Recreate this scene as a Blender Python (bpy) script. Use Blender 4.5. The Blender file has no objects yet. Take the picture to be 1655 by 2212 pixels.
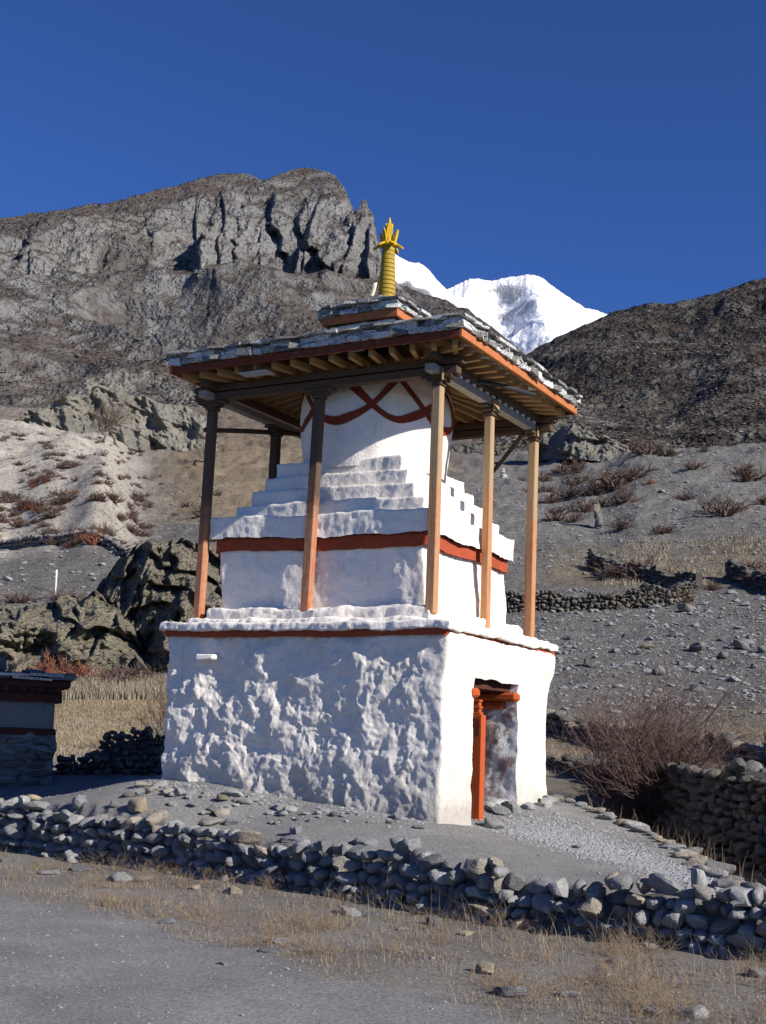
import bpy, bmesh, math, random
import numpy as np
from mathutils import Matrix, Vector

rng = np.random.default_rng(7); random.seed(7)
sc = bpy.context.scene; COL = sc.collection

# ------------------------------------------------------------------ camera
W, H = 1655.0, 2212.0                       # pixel frame used for measurements
FPX, PITCH, ROLL = 2719.26, .174, .0382
EYE = np.array([0., 0., 1.6])
cp, sp = math.cos(PITCH), math.sin(PITCH); cr, sr = math.cos(ROLL), math.sin(ROLL)
_F = np.array([0, cp, sp]); _U = np.array([0, -sp, cp]); _R = np.array([1., 0, 0])
CAM = np.array([cr*_R + sr*_U, -sr*_R + cr*_U, _F])
cd = bpy.data.cameras.new('camera'); co = bpy.data.objects.new('camera', cd); COL.objects.link(co)
cd.sensor_fit = 'VERTICAL'; cd.sensor_height = 24; cd.lens = 24*FPX/H
cd.clip_start = .1; cd.clip_end = 60000
m = Matrix.Identity(4)
for i in range(3):
    m[i][0] = CAM[0][i]; m[i][1] = CAM[1][i]; m[i][2] = -CAM[2][i]; m[i][3] = EYE[i]
co.matrix_world = m; sc.camera = co

# ------------------------------------------------------------------ sun, sky, exposure
SUN_EL = 29.0
YAW = .5056                                  # heading of the shrine's door side
_sa = 6.5                                    # sun a touch in front of the long wall
_ang = math.atan2(-math.cos(math.pi/2-YAW), math.sin(math.pi/2-YAW)) - math.radians(_sa)
SUNV = np.array([math.cos(_ang)*math.cos(math.radians(SUN_EL)), math.sin(_ang)*math.cos(math.radians(SUN_EL)), math.sin(math.radians(SUN_EL))])
sd = bpy.data.lights.new('sun', 'SUN'); so = bpy.data.objects.new('sun', sd); COL.objects.link(so)
sd.energy = 5.0; sd.angle = math.radians(.53); sd.color = (1, .95, .875)
so.rotation_euler = Vector(SUNV.tolist()).to_track_quat('Z', 'Y').to_euler()
wd = bpy.data.worlds.new('World'); sc.world = wd; wd.use_nodes = True
nt = wd.node_tree; bg = nt.nodes['Background']
sk = nt.nodes.new('ShaderNodeTexSky'); sk.sky_type = 'NISHITA'; sk.sun_disc = False
sk.sun_elevation = math.radians(SUN_EL); sk.sun_rotation = math.atan2(SUNV[0], SUNV[1])
sk.altitude = 3500; sk.air_density = 1.0; sk.dust_density = 0.0; sk.ozone_density = 8.0
tn = nt.nodes.new('ShaderNodeMix'); tn.data_type = 'RGBA'; tn.blend_type = 'MULTIPLY'; tn.inputs[0].default_value = 1
tn.inputs[7].default_value = (.84, 1.0, 1.36, 1)          # thin high-altitude air: deeper blue over the whole sky
nt.links.new(sk.outputs[0], tn.inputs[6]); nt.links.new(tn.outputs[2], bg.inputs[0]); bg.inputs[1].default_value = .068
sc.view_settings.view_transform = 'Standard'; sc.view_settings.look = 'None'
sc.view_settings.exposure = .55; sc.view_settings.gamma = 1
sc.render.engine = 'CYCLES'

# ------------------------------------------------------------------ noise
_perm = rng.permutation(256).astype(np.int32); _perm = np.concatenate([_perm, _perm, _perm])
_grad = rng.normal(size=(256, 3)).astype(np.float32); _grad /= np.linalg.norm(_grad, axis=1)[:, None]
def perlin(p):
    p = np.asarray(p, np.float64); ip = np.floor(p); f = (p-ip).astype(np.float32); ip = ip.astype(np.int64) & 255
    w = f*f*f*(f*(f*6-15)+10); out = 0
    for a in (0, 1):
        wa = w[:, 0] if a else 1-w[:, 0]
        for b in (0, 1):
            wb = w[:, 1] if b else 1-w[:, 1]
            for c in (0, 1):
                wc = w[:, 2] if c else 1-w[:, 2]
                h = _perm[_perm[_perm[(ip[:, 0]+a) & 255]+((ip[:, 1]+b) & 255)]+((ip[:, 2]+c) & 255)]
                g = _grad[h]
                out = out + wa*wb*wc*(g[:, 0]*(f[:, 0]-a)+g[:, 1]*(f[:, 1]-b)+g[:, 2]*(f[:, 2]-c))
    return out*1.5
def fbm(p, scale, octs=4, gain=.5, lac=2.03, off=0.):
    p = np.asarray(p, float)/scale + off; s = 0; a = 1
    for i in range(octs):
        s = s + a*perlin(p); p = p*lac+17.3; a *= gain
    return s
def ridged(p, scale, octs=4, gain=.5, off=0.):
    p = np.asarray(p, float)/scale + off; s = 0; a = 1
    for i in range(octs):
        s = s + a*(1-2*np.abs(perlin(p))); p = p*2.07+9.1; a *= gain
    return s
def sstep(a, b, x): t = np.clip((x-a)/(b-a), 0, 1); return t*t*(3-2*t)

# ------------------------------------------------------------------ geometry helpers
def ray(u, v):
    u = np.asarray(u, float); v = np.asarray(v, float)
    return np.stack([(u-W/2)/FPX, -(v-H/2)/FPX, np.ones_like(u+v)], -1) @ CAM
def at_r(u, v, r):
    d = ray(u, v); k = r/np.hypot(d[..., 0], d[..., 1]); return EYE + d*np.asarray(k)[..., None]
def at_z(u, v, z):
    d = ray(u, v); return EYE + d*((z-1.6)/d[..., 2])[..., None]
C0 = np.array([14*math.tan(.0539), 14., 0.])
LX = np.array([math.sin(YAW), math.cos(YAW), 0]); LY = np.array([-math.cos(YAW), math.sin(YAW), 0])
def to_loc(P): q = P-C0; return q@LX, q@LY
def from_loc(x, y, z=0.): return C0 + np.asarray(x)[..., None]*LX + np.asarray(y)[..., None]*LY + np.array([0, 0, 1.])*np.asarray(z)[..., None]

def mesh(name, V, Fq=None, Ft=None, smooth=False, attrs=None):
    me = bpy.data.meshes.new(name); V = np.ascontiguousarray(V, np.float32)
    loops = []; starts = []; n = 0
    if Fq is not None and len(Fq):
        Fq = np.asarray(Fq, np.int32); loops.append(Fq.ravel()); starts.append(np.arange(len(Fq))*4+n); n += Fq.size
    if Ft is not None and len(Ft):
        Ft = np.asarray(Ft, np.int32); loops.append(Ft.ravel()); starts.append(np.arange(len(Ft))*3+n); n += Ft.size
    L = np.concatenate(loops); S = np.concatenate(starts)
    me.vertices.add(len(V)); me.vertices.foreach_set('co', V.ravel())
    me.loops.add(len(L)); me.loops.foreach_set('vertex_index', L)
    me.polygons.add(len(S)); me.polygons.foreach_set('loop_start', S.astype(np.int32))
    me.polygons.foreach_set('use_smooth', np.full(len(S), bool(smooth)))
    if attrs:
        for k, a in attrs.items():
            a = np.asarray(a, np.float32)
            if a.ndim == 2:
                at = me.attributes.new(k, 'FLOAT_COLOR', 'POINT')
                c = np.ones((len(V), 4), np.float32); c[:, :3] = a; at.data.foreach_set('color', c.ravel())
            else:
                at = me.attributes.new(k, 'FLOAT', 'POINT'); at.data.foreach_set('value', a)
    me.update(calc_edges=True); me.validate(); return me
def obj(name, me, mat=None, parent=None, loc=None, rot=None, scale=None):
    o = bpy.data.objects.new(name, me); COL.objects.link(o)
    if mat is not None and (len(me.materials) == 0): me.materials.append(mat)
    if parent is not None: o.parent = parent
    if loc is not None: o.location = [float(c) for c in loc]
    if rot is not None: o.rotation_euler = [float(c) for c in rot]
    if scale is not None: o.scale = [float(c) for c in scale]
    return o
def tag(o, label=None, cat=None, group=None, kind=None):
    if label: o['label'] = label
    if cat: o['category'] = cat
    if group: o['group'] = group
    if kind: o['kind'] = kind
    return o
def empty(name, loc=(0, 0, 0), rz=0.):
    o = bpy.data.objects.new(name, None); COL.objects.link(o); o.location = [float(c) for c in loc]; o.rotation_euler = (0, 0, rz); return o
def gridfaces(nr, nc, wrap=False):
    r = np.arange(nr-1)[:, None]; c = np.arange(nc if wrap else nc-1)[None, :]; c2 = (c+1) % nc
    return np.stack([r*nc+c, r*nc+c2, (r+1)*nc+c2, (r+1)*nc+c], -1).reshape(-1, 4)
class MB:                                     # collects many small shapes into one mesh
    def __init__(s): s.V = []; s.Q = []; s.T = []; s.n = 0
    def add(s, V, Q=None, T=None):
        V = np.asarray(V, float); s.V.append(V)
        if Q is not None and len(Q): s.Q.append(np.asarray(Q)+s.n)
        if T is not None and len(T): s.T.append(np.asarray(T)+s.n)
        s.n += len(V)
    def mesh(s, name, smooth=False):
        return mesh(name, np.concatenate(s.V), np.concatenate(s.Q) if s.Q else None, np.concatenate(s.T) if s.T else None, smooth)
BQ = np.array([[0, 3, 2, 1], [4, 5, 6, 7], [0, 1, 5, 4], [1, 2, 6, 5], [2, 3, 7, 6], [3, 0, 4, 7]])
def boxv(x0, x1, y0, y1, z0, z1):
    return np.array([[x0, y0, z0], [x1, y0, z0], [x1, y1, z0], [x0, y1, z0], [x0, y0, z1], [x1, y0, z1], [x1, y1, z1], [x0, y1, z1]], float)
def bevel_box(name, x0, x1, y0, y1, z0, z1, b=.006, jit=0.):
    bm = bmesh.new(); V = boxv(x0, x1, y0, y1, z0, z1)
    if jit: V = V + rng.normal(0, jit, V.shape)
    vs = [bm.verts.new(v) for v in V]
    for q in BQ: bm.faces.new([vs[i] for i in q])
    if b: bmesh.ops.bevel(bm, geom=bm.edges[:], offset=b, segments=1, affect='EDGES')
    me = bpy.data.meshes.new(name); bm.to_mesh(me); bm.free(); return me
def bar_mesh(name, A, B, w, h, b=.005, up=(0, 0, 1)):   # squared timber from A to B
    A = np.asarray(A, float); B = np.asarray(B, float); L = np.linalg.norm(B-A); d = (B-A)/L
    u = np.asarray(up, float); s = np.cross(d, u); s /= np.linalg.norm(s); u = np.cross(s, d)
    me = bevel_box(name, -w/2, w/2, -h/2, h/2, 0, L, b)
    n = len(me.vertices); c = np.empty(n*3, np.float32); me.vertices.foreach_get('co', c); c = c.reshape(-1, 3)
    c = A + c[:, :1]*s + c[:, 1:2]*u + c[:, 2:]*d; me.vertices.foreach_set('co', c.astype(np.float32).ravel()); me.update(); return me
def tube(P, Rd, k=6, cap=True):
    P = np.asarray(P, float); n = len(P); Rd = np.broadcast_to(Rd, n)
    d = np.gradient(P, axis=0); d /= np.linalg.norm(d, axis=1)[:, None]+1e-9
    a = np.cross(d, [0.31, .17, .93]); a /= np.linalg.norm(a, axis=1)[:, None]+1e-9; b = np.cross(d, a)
    t = np.arange(k)*2*math.pi/k
    V = P[:, None]+Rd[:, None, None]*(np.cos(t)[None, :, None]*a[:, None]+np.sin(t)[None, :, None]*b[:, None])
    V = V.reshape(-1, 3); Q = gridfaces(n, k, True); T = []
    if cap:
        V = np.vstack([V, P[:1], P[-1:]])
        for i in range(k): T += [[n*k, (i+1) % k, i], [n*k+1, (n-1)*k+i, (n-1)*k+(i+1) % k]]
    return V, Q, T

# ------------------------------------------------------------------ materials
def newmat(name, rough=.9, spec=.2):
    ma = bpy.data.materials.new(name); ma.use_nodes = True; b = ma.node_tree.nodes['Principled BSDF']
    b.inputs['Roughness'].default_value = rough; b.inputs['Specular IOR Level'].default_value = spec
    return ma, ma.node_tree, b
def N(t, kind, **kw):
    n = t.nodes.new(kind)
    for k, v in kw.items():
        if k in n.inputs: n.inputs[k].default_value = v
        else: setattr(n, k, v)
    return n
def coord(t, kind='Object'): return N(t, 'ShaderNodeTexCoord').outputs[kind]
def noise(t, co_, scale, detail=4, rough=.6, dist=0.):
    n = N(t, 'ShaderNodeTexNoise', Scale=scale, Detail=detail, Roughness=rough, Distortion=dist); t.links.new(co_, n.inputs['Vector']); return n.outputs['Fac']
def ramp(t, fac, stops):
    r = t.nodes.new('ShaderNodeValToRGB'); e = r.color_ramp.elements
    while len(e) < len(stops): e.new(.5)
    for i, (p, c) in enumerate(stops):
        e[i].position = p; c = (c, c, c) if np.isscalar(c) else c; e[i].color = (*c, 1)
    t.links.new(fac, r.inputs[0]); return r.outputs[0]
def mix(t, fac, a, b, mode='MIX'):
    n = t.nodes.new('ShaderNodeMix'); n.data_type = 'RGBA'; n.blend_type = mode
    for s, i in ((fac, 0), (a, 6), (b, 7)):
        if hasattr(s, 'links') or hasattr(s, 'is_linked'): t.links.new(s, n.inputs[i])
        elif i == 0: n.inputs[0].default_value = s
        else: n.inputs[i].default_value = (*((s, s, s) if np.isscalar(s) else s), 1)
    return n.outputs[2]
def bump(t, b, h, strength=.5, dist=.02):
    n = N(t, 'ShaderNodeBump', Strength=strength, Distance=dist); t.links.new(h, n.inputs['Height']); t.links.new(n.outputs[0], b.inputs['Normal'])
def setc(t, b, c): t.links.new(c, b.inputs['Base Color'])
def zof(t, co_):
    s = N(t, 'ShaderNodeSeparateXYZ'); t.links.new(co_, s.inputs[0]); return s.outputs
def mrange(t, v, a, b):
    n = N(t, 'ShaderNodeMapRange'); n.inputs[1].default_value = a; n.inputs[2].default_value = b; t.links.new(v, n.inputs[0]); return n.outputs[0]
def addm(t, a, b, op='ADD'):
    n = N(t, 'ShaderNodeMath'); n.operation = op
    for s, i in ((a, 0), (b, 1)):
        if hasattr(s, 'is_linked'): t.links.new(s, n.inputs[i])
        else: n.inputs[i].default_value = s
    return n.outputs[0]
MAT = {}
def m_white(name, dirt=True, k=1.):
    ma, t, b = newmat(name, .92, .1); c = coord(t)
    n1 = noise(t, c, 2.2, 5, .65); n2 = noise(t, c, 23, 4, .7); n3 = noise(t, c, 90, 2)
    col = mix(t, ramp(t, n1, [(.38, 0), (.72, 1)]), tuple(k*x for x in (.84, .78, .695)), tuple(k*x for x in (.76, .695, .61)))
    col = mix(t, ramp(t, n2, [(.62, 0), (.78, .55)]), col, (.42, .39, .35))
    gm_ = N(t, 'ShaderNodeMapping'); gm_.inputs['Scale'].default_value = (5, 5, .8); t.links.new(c, gm_.inputs[0])
    col = mix(t, ramp(t, noise(t, gm_.outputs[0], 1.6, 6, .75), [(.54, 0), (.72, .42)]), col, (.44, .41, .37))
    col = mix(t, ramp(t, noise(t, c, 55, 3, .8), [(.66, 0), (.72, .5)]), col, (.30, .27, .23))
    if dirt:                                            # mud splashed along the foot of the wall
        z = zof(t, c)[2]; zz = addm(t, z, addm(t, noise(t, c, 3.5, 5, .7), -.9, 'MULTIPLY'))
        col = mix(t, ramp(t, mrange(t, zz, .28, .92), [(0, 1), (1, 0)]), col, (.40, .37, .33))
        st = N(t, 'ShaderNodeMapping'); st.inputs['Scale'].default_value = (9, 9, .5); t.links.new(c, st.inputs[0])
        col = mix(t, ramp(t, noise(t, st.outputs[0], 1.3, 3), [(.62, 0), (.8, .35)]), col, (.36, .34, .31))
    setc(t, b, col); bump(t, b, addm(t, n2, addm(t, n3, .4, 'MULTIPLY')), .65, .022); return ma
MAT['white'] = m_white('whitewash_plaster', True, .9); MAT['white2'] = m_white('whitewash_upper', False)
def m_paint(name, c1, c2, wear=None, rough=.85, scale=9.):
    ma, t, b = newmat(name, rough, .15); c = coord(t)
    col = mix(t, noise(t, c, scale, 5, .65), c1, c2)
    if wear is not None: col = mix(t, ramp(t, noise(t, c, 16, 6, .75), [(.58, 0), (.66, 1)]), col, wear)
    setc(t, b, col); bump(t, b, noise(t, c, 60, 4), .4, .008); return ma
MAT['red'] = m_paint('red_ochre', (.20, .046, .024), (.11, .03, .018), (.26, .15, .10))
MAT['redband'] = m_paint('red_ochre_band', (.36, .075, .03), (.26, .05, .022))
MAT['garland'] = m_paint('garland_paint', (.24, .045, .022), (.16, .032, .018))
MAT['orange'] = m_paint('orange_timber_paint', (.47, .165, .06), (.34, .11, .045), (.44, .29, .18))
MAT['doorpost'] = m_paint('doorpost_paint', (.42, .085, .022), (.34, .065, .02))
MAT['yellow'] = m_paint('yellow_paint', (.62, .40, .015), (.45, .29, .012), None, .5)
MAT['oldyellow'] = m_paint('weathered_yellow_paint', (.42, .27, .03), (.30, .22, .035), (.22, .16, .06), .6, 20)
MAT['scarf'] = m_paint('scarf_cloth', (.62, .58, .45), (.5, .46, .34))
MAT['jamb'] = m_paint('brown_limewash', (.33, .20, .16), (.24, .16, .13), None, .95, 4)
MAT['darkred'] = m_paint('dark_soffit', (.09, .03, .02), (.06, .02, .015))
def m_wood(name, c1, c2, paint=None, zlo=0, zhi=1):
    ma, t, b = newmat(name, .8, .2); c = coord(t)
    st = N(t, 'ShaderNodeMapping'); st.inputs['Scale'].default_value = (40, 40, 1.5) if paint else (9, 9, 30); t.links.new(c, st.inputs[0])
    g = noise(t, st.outputs[0], 1.0, 4, .7); col = mix(t, g, c1, c2)
    if paint:
        z = zof(t, c)[2]; zz = addm(t, z, addm(t, noise(t, c, 5, 5, .7), -1.1, 'MULTIPLY'))
        wr = ramp(t, addm(t, noise(t, st.outputs[0], .7, 5, .8), addm(t, noise(t, c, 12, 4), .5, 'MULTIPLY')), [(.60, 0), (.98, .75)])
        col = mix(t, ramp(t, mrange(t, zz, zlo-.55, zhi-.55), [(.2, 1), (.75, 0)]), col, mix(t, wr, mix(t, g, paint, tuple(x*.6 for x in paint)), (.45, .30, .19)))
        oi = N(t, 'ShaderNodeObjectInfo'); col = mix(t, addm(t, oi.outputs['Random'], .18, 'MULTIPLY'), col, (.2, .15, .1))
    setc(t, b, col); bump(t, b, g, .5, .01); return ma
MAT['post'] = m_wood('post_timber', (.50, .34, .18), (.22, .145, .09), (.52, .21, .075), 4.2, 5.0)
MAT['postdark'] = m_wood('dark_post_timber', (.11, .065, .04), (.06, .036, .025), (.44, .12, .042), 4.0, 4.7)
MAT['wood'] = m_wood('roof_timber', (.42, .26, .11), (.25, .15, .07))
MAT['oldwood'] = m_wood('dark_timber', (.115, .072, .042), (.06, .04, .028))
MAT['greywood'] = m_wood('grey_timber', (.36, .33, .28), (.24, .21, .17))
MAT['plank'] = m_wood('deck_board', (.38, .26, .12), (.26, .17, .08))
MAT['dentil'] = m_paint('white_dentil_paint', (.72, .70, .66), (.6, .58, .54))
MAT['pipe'] = m_paint('dark_pipe', (.04, .04, .045), (.03, .03, .03), None, .5)
MAT['tin'] = m_paint('tin_strip', (.45, .46, .48), (.3, .31, .33), None, .4)
def m_slate(name, w0, w1):                             # slate with peeling whitewash on its edge
    ma, t, b = newmat(name, .85, .25); c = coord(t); oi = N(t, 'ShaderNodeObjectInfo')
    st = N(t, 'ShaderNodeVectorMath'); st.operation = 'ADD'; t.links.new(c, st.inputs[0]); t.links.new(oi.outputs['Location'], st.inputs[1])
    p = st.outputs[0]
    base = mix(t, noise(t, p, 14, 5, .7), (.085, .085, .08), (.16, .155, .14))
    base = mix(t, ramp(t, noise(t, p, 5, 4), [(.55, 0), (.75, .7)]), base, (.10, .11, .06))
    geo = N(t, 'ShaderNodeNewGeometry'); nz = zof(t, geo.outputs['Normal'])[2]
    side = ramp(t, nz, [(.35, 1), (.6, 0)])
    wm = ramp(t, addm(t, noise(t, p, 9, 6, .72), addm(t, oi.outputs['Random'], .16, 'MULTIPLY')), [(w0, 0), (w1, 1)])
    fac = N(t, 'ShaderNodeMath'); fac.operation = 'MULTIPLY'; t.links.new(side, fac.inputs[0]); t.links.new(wm, fac.inputs[1])
    setc(t, b, mix(t, fac.outputs[0], base, (.76, .75, .72))); bump(t, b, noise(t, p, 30, 5, .7), .6, .015); return ma
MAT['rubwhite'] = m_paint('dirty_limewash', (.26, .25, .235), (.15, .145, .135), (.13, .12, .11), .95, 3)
MAT['slate'] = m_slate('whitewashed_slate', .575, .64)
def m_stone(name, dark, light, tan, warm=.72, soil=False):
    ma, t, b = newmat(name, .85, .25); c = coord(t); oi = N(t, 'ShaderNodeObjectInfo'); r = oi.outputs['Random']
    st = N(t, 'ShaderNodeVectorMath'); st.operation = 'ADD'; t.links.new(c, st.inputs[0])
    sc_ = N(t, 'ShaderNodeVectorMath'); sc_.operation = 'SCALE'; sc_.inputs['Scale'].default_value = 13.; t.links.new(oi.outputs['Location'], sc_.inputs[0]); t.links.new(sc_.outputs[0], st.inputs[1])
    p = st.outputs[0]
    col = mix(t, r, dark, light)
    r2 = addm(t, addm(t, r, 7.31, 'MULTIPLY'), 1.0, 'MODULO')
    col = mix(t, ramp(t, r2, [(warm, 0), (warm+.06, .9)]), col, tan)
    n1 = noise(t, p, 2.5, 6, .7, .4); n2 = noise(t, p, 11, 5, .7)
    col = mix(t, ramp(t, n1, [(.35, .0), (.7, .6)]), col, tuple(x*.55 for x in dark))
    col = mix(t, ramp(t, n2, [(.55, 0), (.75, .6)]), col, tuple(min(.6, x*1.5) for x in light))
    setc(t, b, col); bump(t, b, addm(t, n2, n1), .7, .09); return ma
MAT['stone'] = m_stone('river_stone', (.20, .198, .195), (.50, .495, .48), (.46, .385, .28), .80)
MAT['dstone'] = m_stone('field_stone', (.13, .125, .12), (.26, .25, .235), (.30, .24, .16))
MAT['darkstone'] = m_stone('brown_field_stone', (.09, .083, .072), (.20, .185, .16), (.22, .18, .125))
MAT['gstone'] = m_stone('grey_stone', (.17, .17, .172), (.33, .33, .335), (.30, .30, .31), .5)
MAT['tanstone'] = m_stone('tan_stone', (.38, .30, .20), (.50, .41, .29), (.42, .34, .24), .5)
MAT['limestone'] = m_stone('limed_stone', (.15, .145, .14), (.34, .33, .31), (.16, .15, .14), .7)
MAT['pale'] = m_stone('pale_rubble', (.30, .30, .29), (.50, .49, .47), (.45, .38, .30), .8)
def m_attr(name, bumps, dscale=1., rough=.95, bst=.9, b0=0):
    # colour comes from the terrain's own colour attribute, broken up by fine noise
    ma, t, b = newmat(name, rough, .12); c = coord(t); a = N(t, 'ShaderNodeAttribute'); a.attribute_name = 'tone'
    col = a.outputs['Color']; h = None
    for i, (s, k) in enumerate(bumps):
        n = noise(t, c, s, 5, .7)
        col = mix(t, 1.0, col, ramp(t, n, [(.28, 1-k), (.72, 1+k*.0+.0)]), 'MULTIPLY') if i % 2 == 0 else mix(t, ramp(t, n, [(.56, 0), (.74, k)]), col, mix(t, 1.0, col, (1.9, 1.85, 1.75), 'MULTIPLY'))
        if i < b0: continue
        w = addm(t, n, 1.0/(s*dscale), 'MULTIPLY'); h = w if h is None else addm(t, h, w)
    setc(t, b, col); bump(t, b, h, bst, 1.0*dscale); return ma
def m_ground():
    ma, t, b = newmat('ground_soil', .95, .1); c = coord(t); a = N(t, 'ShaderNodeAttribute'); a.attribute_name = 'tone'; f = N(t, 'ShaderNodeAttribute'); f.attribute_name = 'rough'; far = f.outputs['Fac']
    n1, n2, n3, n4 = noise(t, c, .9, 5, .65), noise(t, c, 5, 5, .7), noise(t, c, 30, 4, .7), noise(t, c, 120, 3, .7)
    col = a.outputs['Color']
    col = mix(t, 1.0, col, ramp(t, n1, [(.3, .78), (.7, 1.08)]), 'MULTIPLY'); col = mix(t, 1.0, col, ramp(t, n3, [(.32, .62), (.68, 1.22)]), 'MULTIPLY')
    col = mix(t, ramp(t, n4, [(.56, 0), (.70, .55)]), col, mix(t, 1.0, col, (1.7, 1.68, 1.62), 'MULTIPLY')); col = mix(t, ramp(t, n4, [(.30, .55), (.42, 0)]), col, mix(t, 1.0, col, (.5, .5, .5), 'MULTIPLY'))
    dk = addm(t, ramp(t, n2, [(.51, 0), (.62, .85)]), far, 'MULTIPLY'); col = mix(t, dk, col, mix(t, 1.0, col, (.48, .44, .40), 'MULTIPLY'))
    lt = addm(t, ramp(t, n2, [(.32, .6), (.42, 0)]), far, 'MULTIPLY'); col = mix(t, lt, col, mix(t, 1.0, col, (1.45, 1.43, 1.38), 'MULTIPLY'))
    h = addm(t, addm(t, n3, .012, 'MULTIPLY'), addm(t, n4, .006, 'MULTIPLY')); h2 = addm(t, addm(t, n2, .16, 'MULTIPLY'), addm(t, n1, .45, 'MULTIPLY')); h = addm(t, h, addm(t, h2, far, 'MULTIPLY'))
    setc(t, b, col); bump(t, b, h, .75, 1.0); return ma
MAT['ground'] = m_ground()
MAT['rock'] = m_attr('mountain_rock', [(.012, .3), (.05, .3), (.16, .4), (.6, .4)], 1.2)
MAT['scrubhill'] = m_attr('scrub_slope', [(.04, .3), (.16, .4), (.6, .5), (2.2, .5)], .4)
MAT['cliffmat'] = m_attr('earth_cliff', [(.35, .3), (1.4, .35), (5, .45), (18, .4)], .5)
MAT['snow'] = m_attr('snow_face', [(.002, .05), (.01, .04), (.04, .05)], .3, .8, .3)
def m_flat(name, c1, c2, scale=3., rough=.95, rnd=0.):
    ma, t, b = newmat(name, rough, .1); c = coord(t); col = mix(t, noise(t, c, scale, 3), c1, c2)
    if rnd:
        oi = N(t, 'ShaderNodeObjectInfo'); col = mix(t, addm(t, oi.outputs['Random'], rnd, 'MULTIPLY'), col, (.11, .045, .03))
    setc(t, b, col); return ma
MAT['scrubfar'] = m_flat('far_scrub', (.085, .072, .062), (.14, .12, .10), .3)
MAT['drygrass'] = m_flat('dry_grass', (.335, .285, .205), (.22, .185, .135), 6)
MAT['weed'] = m_flat('dry_weed', (.22, .155, .105), (.31, .235, .15), 9)
MAT['twig'] = m_flat('bare_twigs', (.10, .068, .060), (.16, .105, .085), 4)
MAT['shrub'] = m_flat('scrub_twigs', (.085, .062, .052), (.14, .10, .08), 5, .95, .35)
MAT['rust'] = m_flat('rusty_twigs', (.24, .085, .045), (.18, .075, .05), 5)
MAT['bark'] = m_flat('tree_bark', (.10, .08, .065), (.16, .13, .10), 5)
MAT['gravel'] = m_flat('pale_gravel', (.36, .36, .36), (.20, .20, .205), 14)
MAT['pole'] = m_flat('white_pole_paint', (.75, .75, .74), (.65, .65, .64))
MAT['core'] = m_flat('wall_fill_soil', (.045, .042, .038), (.07, .065, .058))

# ------------------------------------------------------------------ ground sheet
WLINE = np.array([[-7.4, 18.0], [-4.47, 15.75], [-3.1, 14.72], [-1.97, 13.92], [-.89, 12.98], [.15, 12.0], [.91, 11.25], [1.63, 10.71], [2.28, 10.2], [2.96, 9.72], [4.6, 8.5]])
WALL = np.vstack([[[-30, 36.]], WLINE+np.array([.05, .07]), [[14, 1.5]]])
EDGE = np.array([[2.0, 30.], [2.1, 20.], [2.45, 17.7], [3.25, 15.2], [3.42, 13.9], [3.2, 12.2], [3.3, 10.6], [4.6, 9.0], [14, 1.8]])
def sdist(P, poly):                          # signed distance to polyline, + on its right when walking along
    best = np.full(len(P), 1e9); sg = np.zeros(len(P))
    for a, b in zip(poly[:-1], poly[1:]):
        d = b-a; L2 = d@d; t = np.clip(((P-a)@d)/L2, 0, 1); q = a+t[:, None]*d; e = P-q; dd = np.hypot(e[:, 0], e[:, 1])
        s = d[0]*(P[:, 1]-a[1])-d[1]*(P[:, 0]-a[0]); k = dd < best; best[k] = dd[k]; sg[k] = np.sign(s[k])
    return best*sg
_tz = [(*from_loc(0., 3.96)[:2], .93), (*from_loc(0., 2.6)[:2], .90), (*from_loc(0., 1.3)[:2], .80), (*from_loc(0., 0.)[:2], .67), (*from_loc(.86, 0.)[:2], .57),
       (*from_loc(1.5, -.1)[:2], .66), (*from_loc(3.1, 0.)[:2], .82), (*from_loc(3.4, 3.9)[:2], 1.0), (-4.4, 16.0, .52), (-2.0, 14.2, .45), (.15, 12.25, .43), (.95, 11.5, .42), (2.3, 10.5, .38), (3.0, 10.0, .36),
       (-6, 20.5, .62), (-4.2, 18.0, .62), (3.1, 15, .56), (3.2, 12.4, .42), (2.3, 17.7, .78), (-9, 22, .66), (6, 8, .3), (-1.2, 14.6, .62), (.1, 13.2, .53), (1.5, 13.0, .50)]
_tz = np.array(_tz)
def _tps(d2): return np.where(d2 > 1e-9, .5*d2*np.log(d2+1e-12), 0)
_n = len(_tz); _A = np.zeros((_n+3, _n+3)); _A[:_n, :_n] = _tps((_tz[:, None, 0]-_tz[None, :, 0])**2+(_tz[:, None, 1]-_tz[None, :, 1])**2)+np.eye(_n)*.25
_A[:_n, _n] = 1; _A[:_n, _n+1:] = _tz[:, :2]; _A[_n:, :_n] = _A[:_n, _n:].T
_c = np.linalg.solve(_A, np.r_[_tz[:, 2], 0, 0, 0])
def terrace_z(P):
    P = np.clip(P, [-14, 5], [9, 26]); d2 = (P[:, None, 0]-_tz[None, :, 0])**2+(P[:, None, 1]-_tz[None, :, 1])**2
    return np.clip(_tps(d2)@_c[:_n]+_c[_n]+P@_c[_n+1:], .2, 1.3)
RR = np.array([22, 26, 30, 36, 42, 48, 55, 65, 75, 90, 105, 125, 150, 190, 240, 320, 420.])
UU = np.array([-1500, -500, 0, 110, 190, 300, 450, 650, 1000, 1180, 1290, 1400, 1655, 2100, 3200.])
LFT = [1665, 1640, 1600, 1560, 1485, 1445, 1400, 1310, 1210]
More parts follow.
